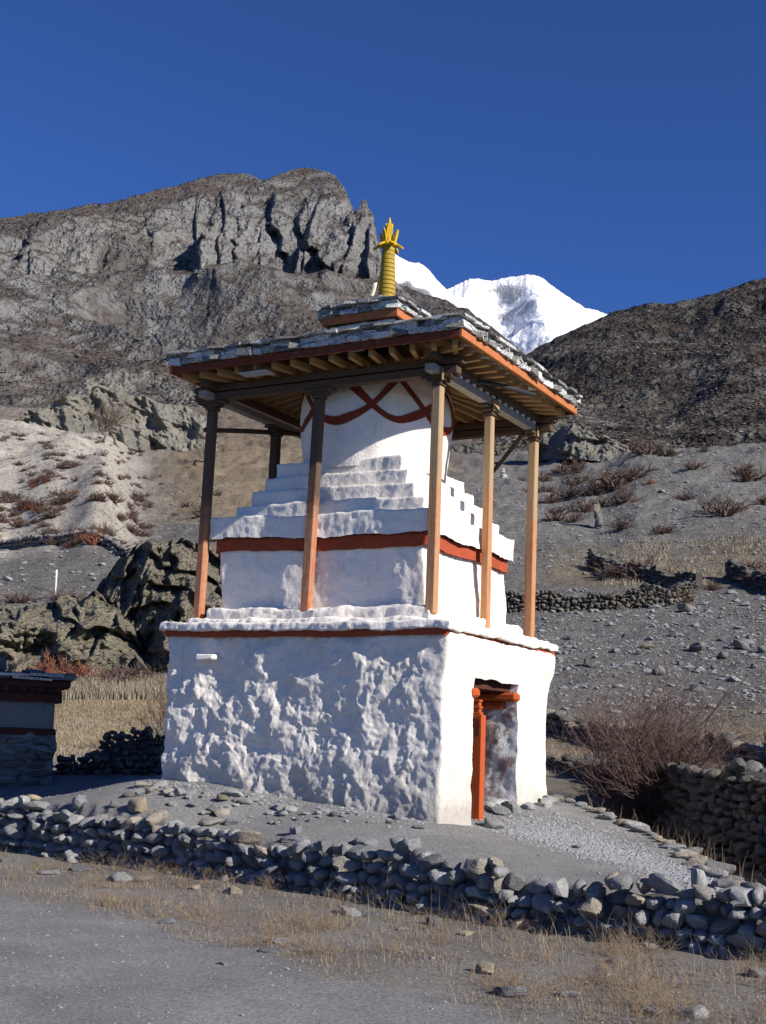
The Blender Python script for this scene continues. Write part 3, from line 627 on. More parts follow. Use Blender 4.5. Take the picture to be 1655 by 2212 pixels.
# ------------------------------------------------------------------ the shrine
CH = empty('shrine', C0, math.pi/2-YAW)
tag(CH, 'whitewashed stupa shrine with red bands under a slate canopy roof on timber posts', 'shrine')
def disp_field(P, comps, calm=None):
    D = np.zeros_like(P)
    for (amp, sc_, octs, kind) in comps:
        for k in range(3):
            o = 11.7*k+sc_*5
            D[:, k] += amp*(calm if calm is not None else 1.)*(ridged(P, sc_, octs, .5, o)-.4 if kind == 'r' else fbm(P, sc_, octs, .55, 2.03, o))
    return D
PLAST = [(.045, 1.1, 2, 'f'), (.042, .40, 2, 'f'), (.021, .13, 3, 'f'), (.006, .045, 2, 'f')]
SMOOTHP = [(.030, .9, 2, 'f'), (.011, .22, 3, 'f'), (.004, .06, 2, 'f')]
def plaster_box(name, x0, x1, y0, y1, z0, z1, mat, res=.03, comps=SMOOTHP, rnd=.05, hole=None, warp=None, top=True, bottom=False, parent=CH, zres=None):
    def ax(a, b, extra=(), r=res):
        n = max(2, int(round((b-a)/r))); l = np.linspace(a, b, n+1)
        for e in extra: l[np.argmin(np.abs(l-e))] = e
        return l
    xs = ax(x0, x1, hole[:2] if hole else ()); ys = ax(y0, y1); zs = ax(z0, z1, (hole[2],) if hole else (), zres or res)
    Vs = []; Fs = []; n = 0
    def face(A, B, fn, flip, mask=None):
        nonlocal n
        a, b = np.meshgrid(A, B); V = fn(a.ravel(), b.ravel()); F = gridfaces(len(B), len(A))
        if mask is not None:
            cen = V[F].mean(1); F = F[~mask(cen)]
        if flip: F = F[:, ::-1]
        Vs.append(V); Fs.append(F+n); n += len(V)
    o = np.ones
    face(ys, zs, lambda a, b: np.column_stack([a*0+x0, a, b]), True)
    face(ys, zs, lambda a, b: np.column_stack([a*0+x1, a, b]), False)
    face(xs, zs, lambda a, b: np.column_stack([a, a*0+y0, b]), False, (lambda c: (c[:, 0] > hole[0]) & (c[:, 0] < hole[1]) & (c[:, 2] < hole[2])) if hole else None)
    face(xs, zs, lambda a, b: np.column_stack([a, a*0+y1, b]), True)
    if top: face(xs, ys, lambda a, b: np.column_stack([a, b, a*0+z1]), False)
    if bottom: face(xs, ys, lambda a, b: np.column_stack([a, b, a*0+z0]), True)
    V = np.concatenate(Vs); F = np.concatenate(Fs)
    _, idx, inv = np.unique(np.round(V, 4), axis=0, return_index=True, return_inverse=True); V = V[idx]; F = np.asarray(inv).ravel()[F]
    P = V.copy(); cen = np.array([(x0+x1)/2, (y0+y1)/2, 0]); hx, hy = (x1-x0)/2, (y1-y0)/2
    ex = np.clip((np.abs(P[:, 0]-cen[0])-(hx-rnd))/rnd, 0, 1); ey = np.clip((np.abs(P[:, 1]-cen[1])-(hy-rnd))/rnd, 0, 1); ez = np.clip((P[:, 2]-(z1-rnd))/rnd, 0, 1)
    def rr_(a, b):                                    # round an arris
        q = np.maximum(a, b)*(1-1/np.maximum(1e-6, np.sqrt(a*a+b*b)/np.maximum(np.maximum(a, b), 1e-6))); return q*rnd
    k1 = rr_(ex, ey); k2 = rr_(ex, ez); k3 = rr_(ey, ez)
    V[:, 0] -= np.sign(P[:, 0]-cen[0])*(k1+k2)*(ex > 0); V[:, 1] -= np.sign(P[:, 1]-cen[1])*(k1+k3)*(ey > 0); V[:, 2] -= (k2+k3)*(ez > 0)*1.
    if warp: V = warp(V)
    V = V+disp_field(from_loc(P[:, 0], P[:, 1], P[:, 2]), comps, (.38+.62*sstep(.06, .5, P[:, 1])) if comps is PLAST else None)
    return obj(name, mesh(name, V, F, smooth=True), MAT[mat], parent)
HOLE = (.86, 2.18, 2.27)
def wp_plinth(V):
    z = V[:, 2]; f = sstep(1.1, .3, z); V = V.copy()
    V[:, 1] -= .05*f*(V[:, 1] < .3); V[:, 0] -= .04*f*(V[:, 0] < .3)
    V[:, 1] -= .07*sstep(2.15, 2.5, z)*(V[:, 1] < .2)    # cornice swelling above the doorway
    V[:, 0] += .05*sstep(2.2, 2.5, z)*(V[:, 0] > 3.)
    return V
plaster_box('plinth', .05, 3.27, .05, 3.88, .25, 2.75, 'white', .017, PLAST, .05, HOLE, wp_plinth, False)
# doorway lining, one mesh, same plaster relief at its edge
def doorway():
    xs0, xs1, zt_ = HOLE; ys = np.linspace(.05, 1.5, 50); zs = np.linspace(.25, zt_, 90); xs = np.linspace(xs0, xs1, 60)
    Vs = []; Fs = []; n = 0
    for A, B, fn, fl in ((ys, zs, lambda a, b: np.column_stack([a*0+xs0, a, b]), False), (ys, zs, lambda a, b: np.column_stack([a*0+xs1, a, b]), True), (xs, zs, lambda a, b: np.column_stack([a, a*0+1.5, b]), False)):
        a, b = np.meshgrid(A, B); V = fn(a.ravel(), b.ravel()); F = gridfaces(len(B), len(A)); Vs.append(V); Fs.append((F[:, ::-1] if fl else F)+n); n += len(V)
    V = np.concatenate(Vs); F = np.concatenate(Fs)
    V2 = wp_plinth(V)*1.; V2[:, 1] = V[:, 1]+(V2[:, 1]-V[:, 1])*sstep(.5, .05, V[:, 1]); V2[:, 0] = V[:, 0]
    V2 += disp_field(from_loc(V[:, 0], V[:, 1], V[:, 2]), PLAST, .38)
    q = from_loc(V[:, 0], V[:, 1], V[:, 2])
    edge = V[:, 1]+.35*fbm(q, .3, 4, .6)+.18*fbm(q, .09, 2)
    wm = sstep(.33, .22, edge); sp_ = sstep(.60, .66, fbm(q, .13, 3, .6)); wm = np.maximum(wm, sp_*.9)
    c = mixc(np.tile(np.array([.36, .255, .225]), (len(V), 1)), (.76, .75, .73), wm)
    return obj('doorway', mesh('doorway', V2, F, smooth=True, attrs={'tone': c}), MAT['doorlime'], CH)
def m_doorlime():
    ma, t, b = newmat('doorway_limewash', .95, .1); c = coord(t); a = N(t, 'ShaderNodeAttribute'); a.attribute_name = 'tone'
    setc(t, b, mix(t, 1., a.outputs['Color'], ramp(t, noise(t, c, 20, 4), [(.3, .8), (.7, 1)]), 'MULTIPLY')); bump(t, b, noise(t, c, 40, 4), .5, .015); return ma
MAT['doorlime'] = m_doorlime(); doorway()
def part(name, me, mat, parent=CH): return obj(name, me, MAT[mat], parent)
# door fittings: soffit boards, two side brackets, carved post with scarf, sill stones
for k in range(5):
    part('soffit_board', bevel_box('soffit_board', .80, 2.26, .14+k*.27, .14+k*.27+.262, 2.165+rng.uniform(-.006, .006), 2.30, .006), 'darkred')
for x0 in (.80, 2.02):
    br = part('door_bracket', bevel_box('door_bracket', x0, x0+.17, .0, 1.1, 2.05, 2.162, .03), 'doorpost')
    part('bracket_step', bevel_box('bracket_step', x0+.02, x0+.15, .18, 1.0, 1.96, 2.048, .02), 'doorpost', br)
dpx, dpy = 1.26, .19
dp_ = part('door_post', bevel_box('door_post', dpx-.065, dpx+.065, dpy-.105, dpy+.105, .5, 1.86, .008), 'doorpost')
for k, (w, z0, z1) in enumerate([(.095, 1.862, 1.89), (.075, 1.892, 1.93), (.09, 1.932, 1.96), (.07, 1.962, 2.01), (.085, 2.012, 2.04)]):
    part('carved_moulding', bevel_box('carved_moulding', dpx-w*.55, dpx+w*.55, dpy-w*.8, dpy+w*.8, z0, z1, .006), 'doorpost', dp_)
for i in range(2):
    for j in range(2):
        part('carved_rosette', bevel_box('carved_rosette', dpx-.071, dpx-.0645, dpy-.085+i*.09, dpy-.085+i*.09+.078, 1.63+j*.10, 1.63+j*.10+.085, .0), 'red', dp_)
sv = []
for t_ in np.linspace(0, 1, 14): sv.append([dpx-.095-.01*math.sin(t_*9), dpy+.06+.02*math.sin(t_*7), 1.98-.26*t_])
V_, Q_, T_ = tube(sv, [.012+.016*math.sin(math.pi*min(1, .25+i/14)) for i in range(14)], 7); V_[:, 0] += .006*fbm(V_, .03, 2)
sf = obj('prayer_scarf', mesh('prayer_scarf', from_loc(V_[:, 0], V_[:, 1], V_[:, 2]), Q_, np.array(T_), True), MAT['scarf']); tag(sf, 'pale cream prayer scarf tied round the top of the red door post', 'scarf')

plaster_box('jamb_stone', 1.72, 2.16, .10, .62, .5, .84, 'pale', .03, [(.05, .25, 3, 'f'), (.02, .07, 2, 'f')], .05)
part('jutting_stone', bevel_box('jutting_stone', -.09, .2, 3.12, 3.36, 2.40, 2.47, .015, .008), 'white2')
# cornice: red band and slab, ledge, upper block, steps
plaster_box('red_band', .0, 3.33, .0, 3.94, 2.695, 2.775, 'redband', .03, [(.02, 1.1, 2, 'f'), (.008, .2, 2, 'f')], .02)
plaster_box('cornice', -.05, 3.39, -.05, 3.99, 2.765, 2.865, 'white2', .028, [(.03, .7, 2, 'f'), (.014, .2, 3, 'f'), (.011, .06, 2, 'f')], .015, None, None, True, True)
def wtop(V):
    V = V.copy(); return V
plaster_box('ledge', .16, 3.2, .16, 3.78, 2.72, 2.925, 'white2', .028, [(.04, .6, 2, 'f'), (.016, .2, 3, 'f'), (.011, .07, 2, 'f')], .04)
plaster_box('ledge_step', .33, 3.03, .36, 3.58, 2.8, 3.07, 'white2', .028, [(.04, .6, 2, 'f'), (.016, .2, 3, 'f'), (.011, .07, 2, 'f')], .05)
CXY = (1.68, 1.98)
def wblock(V):
    V = V.copy(); f = sstep(3., 4., V[:, 2]); s = np.sign(V[:, 1]-CXY[1]); V[:, 1] += np.where(s > 0, .14*f, .09*f)*np.clip(np.abs(V[:, 1]-CXY[1])/1.4, 0, 1)
    V[:, 0] += np.where(V[:, 0] > CXY[0], .05*f, .0)*np.clip(np.abs(V[:, 0]-CXY[0])/1.1, 0, 1); return V
plaster_box('block_wall', .50, 2.87, .50, 3.42, 2.95, 3.84, 'white2', .026, SMOOTHP+[(.010, .35, 3, 'f')], .02, None, wblock)
plaster_box('block_red_band', .475, 2.93, .52, 3.59, 3.80, 3.985, 'redband', .03, SMOOTHP, .03, None)
plaster_box('block_cornice', .42, 2.98, .46, 3.66, 3.965, 4.25, 'white2', .026, SMOOTHP+[(.008, .1, 2, 'f')], .015, None)
z_ = 4.2
for k, (hx, hy) in enumerate([(1.13, 1.37), (1.04, 1.21), (.965, 1.06), (.91, .93)]):
    plaster_box('step', CXY[0]-hx, CXY[0]+hx, CXY[1]-hy, CXY[1]+hy, z_-.08, 4.24+.19*(k+1)+.0, 'white2', .03, [(.022, .7, 2, 'f'), (.010, .2, 3, 'f'), (.007, .06, 2, 'f')], .014); z_ = 4.24+.19*(k+1)
# bell-shaped dome
DPR = np.array([(4.9, .93), (5.1, .945), (5.35, .985), (5.6, 1.02), (5.85, 1.02), (6.02, .985), (6.15, .91), (6.26, .77), (6.34, .5), (6.37, .05)])
DC = (1.66, 1.93)
def dome_r(z): return np.interp(z, DPR[:, 0], DPR[:, 1])
def dome_pt(phi, z, off=0.):
    r = dome_r(z)+off; P = np.column_stack([DC[0]+r*np.cos(phi), DC[1]+r*np.sin(phi), z]); q = from_loc(P[:, 0], P[:, 1], P[:, 2])
    d = .02*fbm(q, .5, 3)+.004*fbm(q, .08, 2); P[:, 0] += d*np.cos(phi); P[:, 1] += d*np.sin(phi); return P
pz = np.concatenate([np.linspace(4.9, 6.15, 44), np.linspace(6.17, 6.37, 12)]); ph = np.linspace(0, 2*math.pi, 129)[:-1]
PH, PZ = np.meshgrid(ph, pz)
part('dome', mesh('dome', dome_pt(PH.ravel(), PZ.ravel()), gridfaces(len(pz), 128, True), smooth=True), 'white2')
# azimuth of the direction facing the camera, in shrine coordinates
vd = -np.array([*from_loc(*DC)[:2], 0]); vd /= np.linalg.norm(vd); PHV = math.atan2(vd@LY, vd@LX)
for k in range(8):
    mid = PHV+math.radians(17+42*k if k < 5 else 17-45*(8-k)) ; half = math.radians(42)
    x = np.linspace(-1, 1, 40); zc = 6.06-.56*(1-np.abs(x)**1.7)-(.03*(k % 2))+.015*np.sin(x*7+k)
    pc = mid+x*half; wv = .047*(1+.25*np.sin(x*5+k*2))
    dz = np.gradient(zc, pc); nx = -dz/np.sqrt(1+dz*dz); nzz = 1/np.sqrt(1+dz*dz)
    rows = [dome_pt(pc+nx*wv*s, np.clip(zc+nzz*wv*s, 4.9, 6.30), .007+.001*k) for s in (-1, -.4, .4, 1)]
    part('painted_garland', mesh('painted_garland', np.concatenate(rows), gridfaces(4, 40), smooth=True), 'garland')
# posts with capitals
PX = [.39, 1.90, 3.42]; PY = [.39, 2.05, 3.70]
posts = [(PX[0], PY[0], 0, 0), (PX[0], PY[1], .05, .0), (PX[0], PY[2], .03, .03), (PX[1], PY[0], 0, .02), (PX[2], PY[0], .02, 0), (PX[1], PY[2], 0, 0), (PX[2], PY[2], 0, 0), (PX[2], PY[1], 0, 0)]
for i, (x, y, lx, ly) in enumerate(posts):
    zb_ = [2.98, 2.98, 2.93, 2.90, 2.88, 2.9, 2.9, 2.9][i]; w = .118
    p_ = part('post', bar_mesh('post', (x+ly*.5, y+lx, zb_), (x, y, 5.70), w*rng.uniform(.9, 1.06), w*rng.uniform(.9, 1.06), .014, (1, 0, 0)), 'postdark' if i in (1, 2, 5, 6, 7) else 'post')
    part('post_head', bevel_box('post_head', x-.075, x+.075, y-.075, y+.075, 5.70, 5.745, .008), 'oldwood', p_)
    ax_ = 'y' if i in (0, 1, 2, 6, 7) else 'x'
    for k, (hl, z0, z1) in enumerate(((.13, 5.747, 5.785), (.21, 5.787, 5.83))):
        b = (x-.07, x+.07, y-hl, y+hl) if ax_ == 'y' else (x-hl, x+hl, y-.07, y+.07)
        part('capital', bevel_box('capital', *b, z0, z1, .01), 'oldwood', p_)
    if i in (0, 3, 4): part('corner_block', bevel_box('corner_block', x-.09, x+.09, y-.10, y-.076, 5.75, 5.9, .006), 'wood', p_)
# beams (two high, white dentils between them on the door side)
RX0, RX1, RY0, RY1 = -.15, 3.60, -.15, 4.0
def beam(name, a, b, w, h, mat): part(name, bar_mesh(name, a, b, w, h, .006), mat)
for x in (PX[0], PX[2]):
    beam('lower_beam', (x, .12, 5.88), (x, 3.96, 5.88), .13, .096, 'oldwood'); beam('upper_beam', (x-.01, .05, 5.985), (x-.01, 3.98, 5.985), .12, .075, 'oldwood')
for y in (PY[0], PY[2]):
    beam('lower_beam', (.14, y, 5.876), (3.58, y, 5.876), .126, .092, 'greywood'); beam('upper_beam', (.08, y-.06, 5.995), (3.58, y-.06, 5.995), .10, .07, 'oldwood')
for k in range(14):
    x = .62+k*.20
    part('dentil', bevel_box('dentil', x, x+.085, PY[0]-.075, PY[0]+.045, 5.925, 5.957, .004), 'dentil')
# rafters: stub over the beam out to the eave, and a fan inside towards the dome
def rafter(a, b, w=.062, h=.085, mat='wood'): part('rafter', bar_mesh('rafter', a, b, w, h, .005), mat)
zr0, zr1 = 6.075, 6.10
ins = 1.0
for k in range(15):
    y = RY0+.12+k*(RY1-RY0-.24)/14; yi = DC[1]+(y-DC[1])*.42
    rafter((RX0+.10, y, zr0), (PX[0]+.1, y+(yi-y)*.22, zr1)); rafter((RX1-.10, y, zr0), (PX[2]-.1, y+(yi-y)*.22, zr1))
    rafter((PX[0]+.11, y+(yi-y)*.22, zr1), (1.0, yi, 6.27), .05, .07); rafter((PX[2]-.11, y+(yi-y)*.22, zr1), (2.45, yi, 6.27), .05, .07)
for k in range(14):
    x = RX0+.25+k*(RX1-RX0-.5)/13; xi = DC[0]+(x-DC[0])*.42
    rafter((x, RY0+.10, zr0), (x+(xi-x)*.22, PY[0]+.1, zr1)); rafter((x, RY1-.10, zr0), (x+(xi-x)*.22, PY[2]-.1, zr1))
    rafter((x+(xi-x)*.22, PY[0]+.11, zr1), (xi, 1.2, 6.27), .05, .07); rafter((x+(xi-x)*.22, PY[2]-.11, zr1), (xi, 2.75, 6.27), .05, .07)
# deck boards (four trapezoidal slopes)
RC = (1.62, 1.90)
def ring(f, z): return (RX0+(RC[0]-RX0)*f, RX1+(RC[0]-RX1)*f, RY0+(RC[1]-RY0)*f, RY1+(RC[1]-RY1)*f, z)
def roof_z(f): return 6.15+.62*f
nb = 14
for k in range(nb):
    f0, f1 = .008+k*.062, .008+(k+1)*.062-.004; a = ring(f0, roof_z(f0)); b = ring(f1, roof_z(f1)); th = .022
    for side in range(4):
        c = {0: [(a[0], a[2]), (b[0], b[2]), (b[0], b[3]), (a[0], a[3])], 1: [(a[1], a[3]), (b[1], b[3]), (b[1], b[2]), (a[1], a[2])], 2: [(a[1], a[2]), (b[1], b[2]), (b[0], b[2]), (a[0], a[2])], 3: [(a[0], a[3]), (b[0], b[3]), (b[1], b[3]), (a[1], a[3])]}[side]
        zz = [a[4], b[4], b[4], a[4]]; j = rng.uniform(-.002, .002)
        V = [[x, y, z-th+j] for (x, y), z in zip(c, zz)]+[[x, y, z+j] for (x, y), z in zip(c, zz)]
        part('deck_board', mesh('deck_board', V, BQ), 'plank')
# fascia
for nm, A, B in (((RX0, RY0-.012), (RX0, RY1), 'x'), ((RX1, RY0), (RX1, RY1), 'x'), ((RX0-.012, RY0), (RX1+.012, RY0), 'y'), ((RX0, RY1), (RX1, RY1), 'y')):
    pass
for x in (RX0, RX1): part('fascia', bar_mesh('fascia', (x, RY0+.022, 6.135), (x, RY1-.022, 6.135), .04, .09, .005), 'red')
for y in (RY0, RY1): part('fascia', bar_mesh('fascia', (RX0-.02, y, 6.137), (RX1+.02, y, 6.137), .042, .094, .005), 'orange')
# slates: thick eave courses, then overlapping courses up the slope
SLM = []
for i in range(8):
    g = np.random.default_rng(100+i); V = boxv(-.5, .5, -.5, .5, -.5, .5); V[:, :2] += g.normal(0, .05, (8, 2)); V[4:, :2] = V[:4, :2]*g.uniform(.9, 1.)+g.normal(0, .03, (4, 2)); V[:, 2] += g.normal(0, .14, 8)
    me = mesh('slate', V, BQ); me.materials.append(MAT['slate']); SLM.append(me)
def slate(x, y, z, sx, sy, sz, rz, pitch=0., px=True, parent=None, name='slate'):
    o = obj(name, SLM[int(rng.integers(0, 8))], None, parent or CH, (x, y, z))
    R_ = Matrix.Rotation(rz+rng.normal(0, .03), 4, 'Z') @ Matrix.Rotation(pitch+rng.normal(0, .02), 4, 'X') @ Matrix.Rotation(rng.normal(0, .025), 4, 'Y')
    o.rotation_euler = R_.to_euler(); o.scale = (sx, sy, sz); return o
def eave(x0, x1, y0, y1, z, wm, hs, dep, parent, sides=(0, 1, 2, 3)):
    for lay, h in enumerate(hs):
        zz = z+sum(hs[:lay])+h/2; inset = .0+.018*lay*(1 if lay < len(hs)-1 else -1)
        for side in sides:
            L = (y1-y0) if side < 2 else (x1-x0); s = 0.
            while s < L-.03:
                w = min(rng.uniform(*wm), L-s); o_ = inset+rng.normal(0, .012); mid = s+w/2
                if L-s-w < .08: w = L-s; mid = s+w/2
                if side == 0: slate(x0+dep/2+o_-.03, y0+mid, zz, w*1.02, dep, h*rng.uniform(.95, 1.3), -math.pi/2, 0, True, parent)
                elif side == 1: slate(x1-dep/2-o_+.03, y0+mid, zz, w*1.02, dep, h*rng.uniform(.95, 1.3), math.pi/2, 0, True, parent)
                elif side == 2: slate(x0+mid, y0+dep/2+o_-.03, zz, w*1.02, dep, h*rng.uniform(.95, 1.3), 0, 0, True, parent)
                else: slate(x0+mid, y1-dep/2-o_+.03, zz, w*1.02, dep, h*rng.uniform(.95, 1.3), math.pi, 0, True, parent)
                s += w
RF = part('roof_bed', mesh('roof_bed', *(lambda a, b: (np.array([[a[0]+.06, a[2]+.06, 6.18], [a[1]-.06, a[2]+.06, 6.18], [a[1]-.06, a[3]-.06, 6.18], [a[0]+.06, a[3]-.06, 6.18], [b[0], b[2], 6.74], [b[1], b[2], 6.74], [b[1], b[3], 6.74], [b[0], b[3], 6.74]]), np.array([[4, 5, 6, 7], [0, 1, 5, 4], [1, 2, 6, 5], [2, 3, 7, 6], [3, 0, 4, 7]])))(ring(0, 0), ring(.7, 0))), 'core')
eave(RX0-.03, RX1+.03, RY0-.03, RY1+.03, 6.192, (.12, .27), (.064, .062, .03), .34, RF)
SLOPE = math.atan2(.30, 1.1)
mbk = MB()
for k in range(4):
    f = .17+k*.14; a = ring(f, 0); zz = 6.425+.28*(f-.17)/.60
    for side in range(4):
        L0, L1 = (a[2], a[3]) if side < 2 else (a[0], a[1]); s = L0
        while s < L1-.05:
            w = min(rng.uniform(.25, .5), L1-s); mid = s+w/2
            if side == 0: slate(a[0], mid, zz, w, .52, .026, -math.pi/2, SLOPE, True, RF)
            elif side == 2: slate(mid, a[2], zz, w, .52, .026, 0, SLOPE, True, RF)
            else:
                P = boxv(-w/2, w/2, -.26, .26, -.013, .013); c_, s_ = math.cos(SLOPE), math.sin(SLOPE); P = P@np.array([[1, 0, 0], [0, c_, -s_], [0, s_, c_]]).T; P = P@rotz(math.pi/2 if side == 1 else math.pi).T
                mbk.add(P+np.array([a[1], mid, zz] if side == 1 else [mid, a[3], zz]), BQ)
            s += w
tag(obj('far_slope_slates', mbk.mesh('far_slope_slates'), MAT['slate'], RF), kind='stuff')
# small upper tier
TX0, TX1, TY0, TY1 = 1.02, 2.16, 1.34, 2.44
plaster_box('lantern_wall', TX0+.06, TX1-.06, TY0+.06, TY1-.06, 6.60, 6.91, 'tierwall' if 'tierwall' in MAT else 'white2', .03, [(.02, .3, 2, 'f'), (.015, .07, 3, 'f')], .03)
for x in (TX0, TX1): part('upper_fascia', bar_mesh('upper_fascia', (x, TY0+.02, 6.955), (x, TY1-.02, 6.955), .04, .105, .004), 'orange')
for y in (TY0, TY1): part('upper_fascia', bar_mesh('upper_fascia', (TX0-.02, y, 6.957), (TX1+.02, y, 6.957), .042, .108, .004), 'orange')
UR = part('upper_roof_bed', mesh('upper_roof_bed', np.array([[TX0+.03, TY0+.03, 6.92], [TX1-.03, TY0+.03, 6.92], [TX1-.03, TY1-.03, 6.92], [TX0+.03, TY1-.03, 6.92], [RC[0]-.1, RC[1]-.1, 7.3], [RC[0]+.1, RC[1]-.1, 7.3], [RC[0]+.1, RC[1]+.1, 7.3], [RC[0]-.1, RC[1]+.1, 7.3]]), BQ), 'core')
eave(TX0-.03, TX1+.03, TY0-.03, TY1+.03, 7.012, (.14, .26), (.055, .05, .035), .30, UR)
for k, (f, zz) in enumerate(((.15, 7.185), (.42, 7.27), (.68, 7.345))):
    hx, hy = (TX1-TX0)/2*(1-f), (TY1-TY0)/2*(1-f); cx_, cy_ = (TX0+TX1)/2, (TY0+TY1)/2
    for side, rz in ((0, -math.pi/2), (1, math.pi/2), (2, 0), (3, math.pi)):
        n_ = max(1, int(round(2*(hy if side < 2 else hx)/.34)))
        for j in range(n_):
            o_ = (-1+(2*j+1)/n_); w = 2*(hy if side < 2 else hx)/n_
            if side < 2: slate(cx_+(-hx if side == 0 else hx), cy_+o_*hy, zz, w, .34, .024, rz, .27, True, UR)
            else: slate(cx_+o_*hx, cy_+(-hy if side == 2 else hy), zz, w, .34, .024, rz, .27, True, UR)
# spire of stacked rings and finial
SX, SY = DC[0]+.03, DC[1]-.06
def lathe(name, prof, k=28):
    t = np.arange(k)*2*math.pi/k; V = np.concatenate([np.column_stack([SX+r*np.cos(t), SY+r*np.sin(t), np.full(k, z)]) for r, z in prof]); V = np.vstack([V, [[SX, SY, prof[0][1]], [SX, SY, prof[-1][1]]]])
    n = len(prof); T = [[n*k, (i+1) % k, i] for i in range(k)]+[[n*k+1, (n-1)*k+i, (n-1)*k+(i+1) % k] for i in range(k)]
    return mesh(name, V, gridfaces(n, k, True), np.array(T), smooth=False)
spire = part('spire', lathe('spire', [(.108, 7.25), (.076, 8.17)]), 'oldyellow')
for k in range(13):
    r = .124-.0030*k; z0 = 7.36+k*.0615
    part('spire_ring', lathe('spire_ring', [(r*.93, z0), (r, z0+.008), (r, z0+.048), (r*.93, z0+.056)]), 'oldyellow', spire)
def petal(name, phi, base_r, z0, L, lean, w, th=.022):
    d = np.array([math.cos(phi), math.sin(phi), 0]); t = np.array([-d[1], d[0], 0]); up = np.array([0, 0, 1.]); A = []
    prof = [(0, .7), (.3, 1), (.65, .95), (.88, .6), (1, .15)]
    for s, ww in prof:
        cxy = np.array([SX, SY, z0])+d*(base_r+L*s*math.sin(lean))+up*L*s*math.cos(lean); nrm = d*math.cos(lean)-up*math.sin(lean)
        for a, b in ((-1, -1), (1, -1), (1, 1), (-1, 1)): A.append(cxy+t*a*w*ww/2+nrm*b*th/2)
    n = len(prof); return part(name, mesh(name, np.array(A), np.vstack([gridfaces(n, 4, True), [[3, 2, 1, 0], [4*n-4, 4*n-3, 4*n-2, 4*n-1]]])), 'yellow', fin)
fin = part('finial', lathe('finial', [(.10, 8.165), (.125, 8.18), (.125, 8.215), (.09, 8.225), (.055, 8.25), (.05, 8.33)], 20), 'yellow')
for k in range(4): petal('upturned_petal', PHV+math.radians(45+12)+k*math.pi/2, .09, 8.215, .19, math.radians(16), .05)
for k in range(6): petal('drooping_petal', PHV+math.radians(20)+k*math.pi/3, .10, 8.215, .13, math.radians(124), .06)
for k in range(4): petal('crown_petal', PHV+math.radians(5)+k*math.pi/2, .035, 8.25, .26, math.radians(1), .08, .022)
part('finial_tip', lathe('finial_tip', [(.03, 8.3), (.028, 8.5), (.014, 8.58), (.004, 8.60)], 10), 'yellow', fin)
# scarf on the spire, loose poles and pipe under the eaves
pts = np.array([[-.165, .0, 7.62], [-.175, .01, 7.56], [-.19, .02, 7.48], [-.22, .04, 7.40], [-.27, .07, 7.31]]); ca = np.array([math.sin(YAW), 0]);
vv_ = np.array([LX@np.array([1, 0, 0]), LY@np.array([1, 0, 0])])       # picture-right in shrine coordinates
A = []
for (a, b, z) in pts:
    c_ = np.array([SX, SY])+vv_*a+np.array([-.05, -.03]); A.append([*(c_-vv_*.028), z]); A.append([*(c_+vv_*.028), z+.01]); A.append([*(c_+vv_*.028+np.array([-.015, -.012])), z+.01]); A.append([*(c_-vv_*.028+np.array([-.015, -.012])), z])
A = np.array(A); sf2 = obj('prayer_scarf', mesh('prayer_scarf', from_loc(A[:, 0], A[:, 1], A[:, 2]), np.vstack([gridfaces(5, 4, True), [[3, 2, 1, 0], [16, 17, 18, 19]]]), smooth=True), MAT['scarf'])
tag(sf2, 'pale prayer scarf hanging from the foot of the yellow ringed spire', 'scarf')
V_, Q_, T_ = tube([(1.15, .42, 6.0), (1.5, .1, 5.985), (2.05, -.16, 5.97)], .030, 10); part('conduit', mesh('conduit', V_, Q_, np.array(T_), True), 'pipe')
V_, Q_, T_ = tube([(2.3, 3.45, 5.80), (1.5, 3.9, 5.70), (.95, 4.25, 5.62)], .035, 8); part('loose_pole', mesh('loose_pole', V_, Q_, np.array(T_), True), 'oldwood')
V_, Q_, T_ = tube([(3.3, .5, 5.80), (3.75, 1.0, 5.55), (3.95, 1.25, 5.42)], .03, 8); part('loose_pole', mesh('loose_pole', V_, Q_, np.array(T_), True), 'oldwood')
part('tin_strip', bevel_box('tin_strip', RX0+.05, RX0+.25, 2.55, 2.98, 6.0, 6.012, .002), 'tin')

# ------------------------------------------------------------------ prayer wall at the left
pc_ = at_r(np.array([-6.]), np.array([1600.]), np.array([20.0]))[0]; th0 = math.atan2(pc_[0], pc_[1])
PW = empty('prayer_wall', (pc_[0], pc_[1], .55), -th0*.9+.04)
tag(PW, 'small shaded mani prayer wall with a slate roof and red bands left of the shrine', 'prayer wall')
def pbox(*a, **k): return plaster_box(*a, parent=PW, **k)
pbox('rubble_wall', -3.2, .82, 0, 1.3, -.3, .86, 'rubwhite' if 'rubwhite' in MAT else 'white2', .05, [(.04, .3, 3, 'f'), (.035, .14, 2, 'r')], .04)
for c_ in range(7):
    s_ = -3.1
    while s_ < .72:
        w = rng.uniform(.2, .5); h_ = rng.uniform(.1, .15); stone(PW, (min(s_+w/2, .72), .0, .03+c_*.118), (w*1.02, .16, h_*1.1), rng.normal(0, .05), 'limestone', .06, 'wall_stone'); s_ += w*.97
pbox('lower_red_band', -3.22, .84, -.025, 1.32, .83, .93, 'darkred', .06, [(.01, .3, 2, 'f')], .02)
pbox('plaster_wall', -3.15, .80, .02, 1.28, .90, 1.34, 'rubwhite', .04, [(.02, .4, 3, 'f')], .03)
for k in range(2): pbox('frame_stile', -.62-k*2.0, -.52-k*2.0, -.03, .1, .9, 1.34, 'orange' if k == 0 else 'darkred', .05, [(.005, .3, 2, 'f')], .01)
pbox('upper_red_band', -3.25, .90, -.06, 1.35, 1.32, 1.47, 'darkred', .05, [(.012, .3, 2, 'f')], .02)
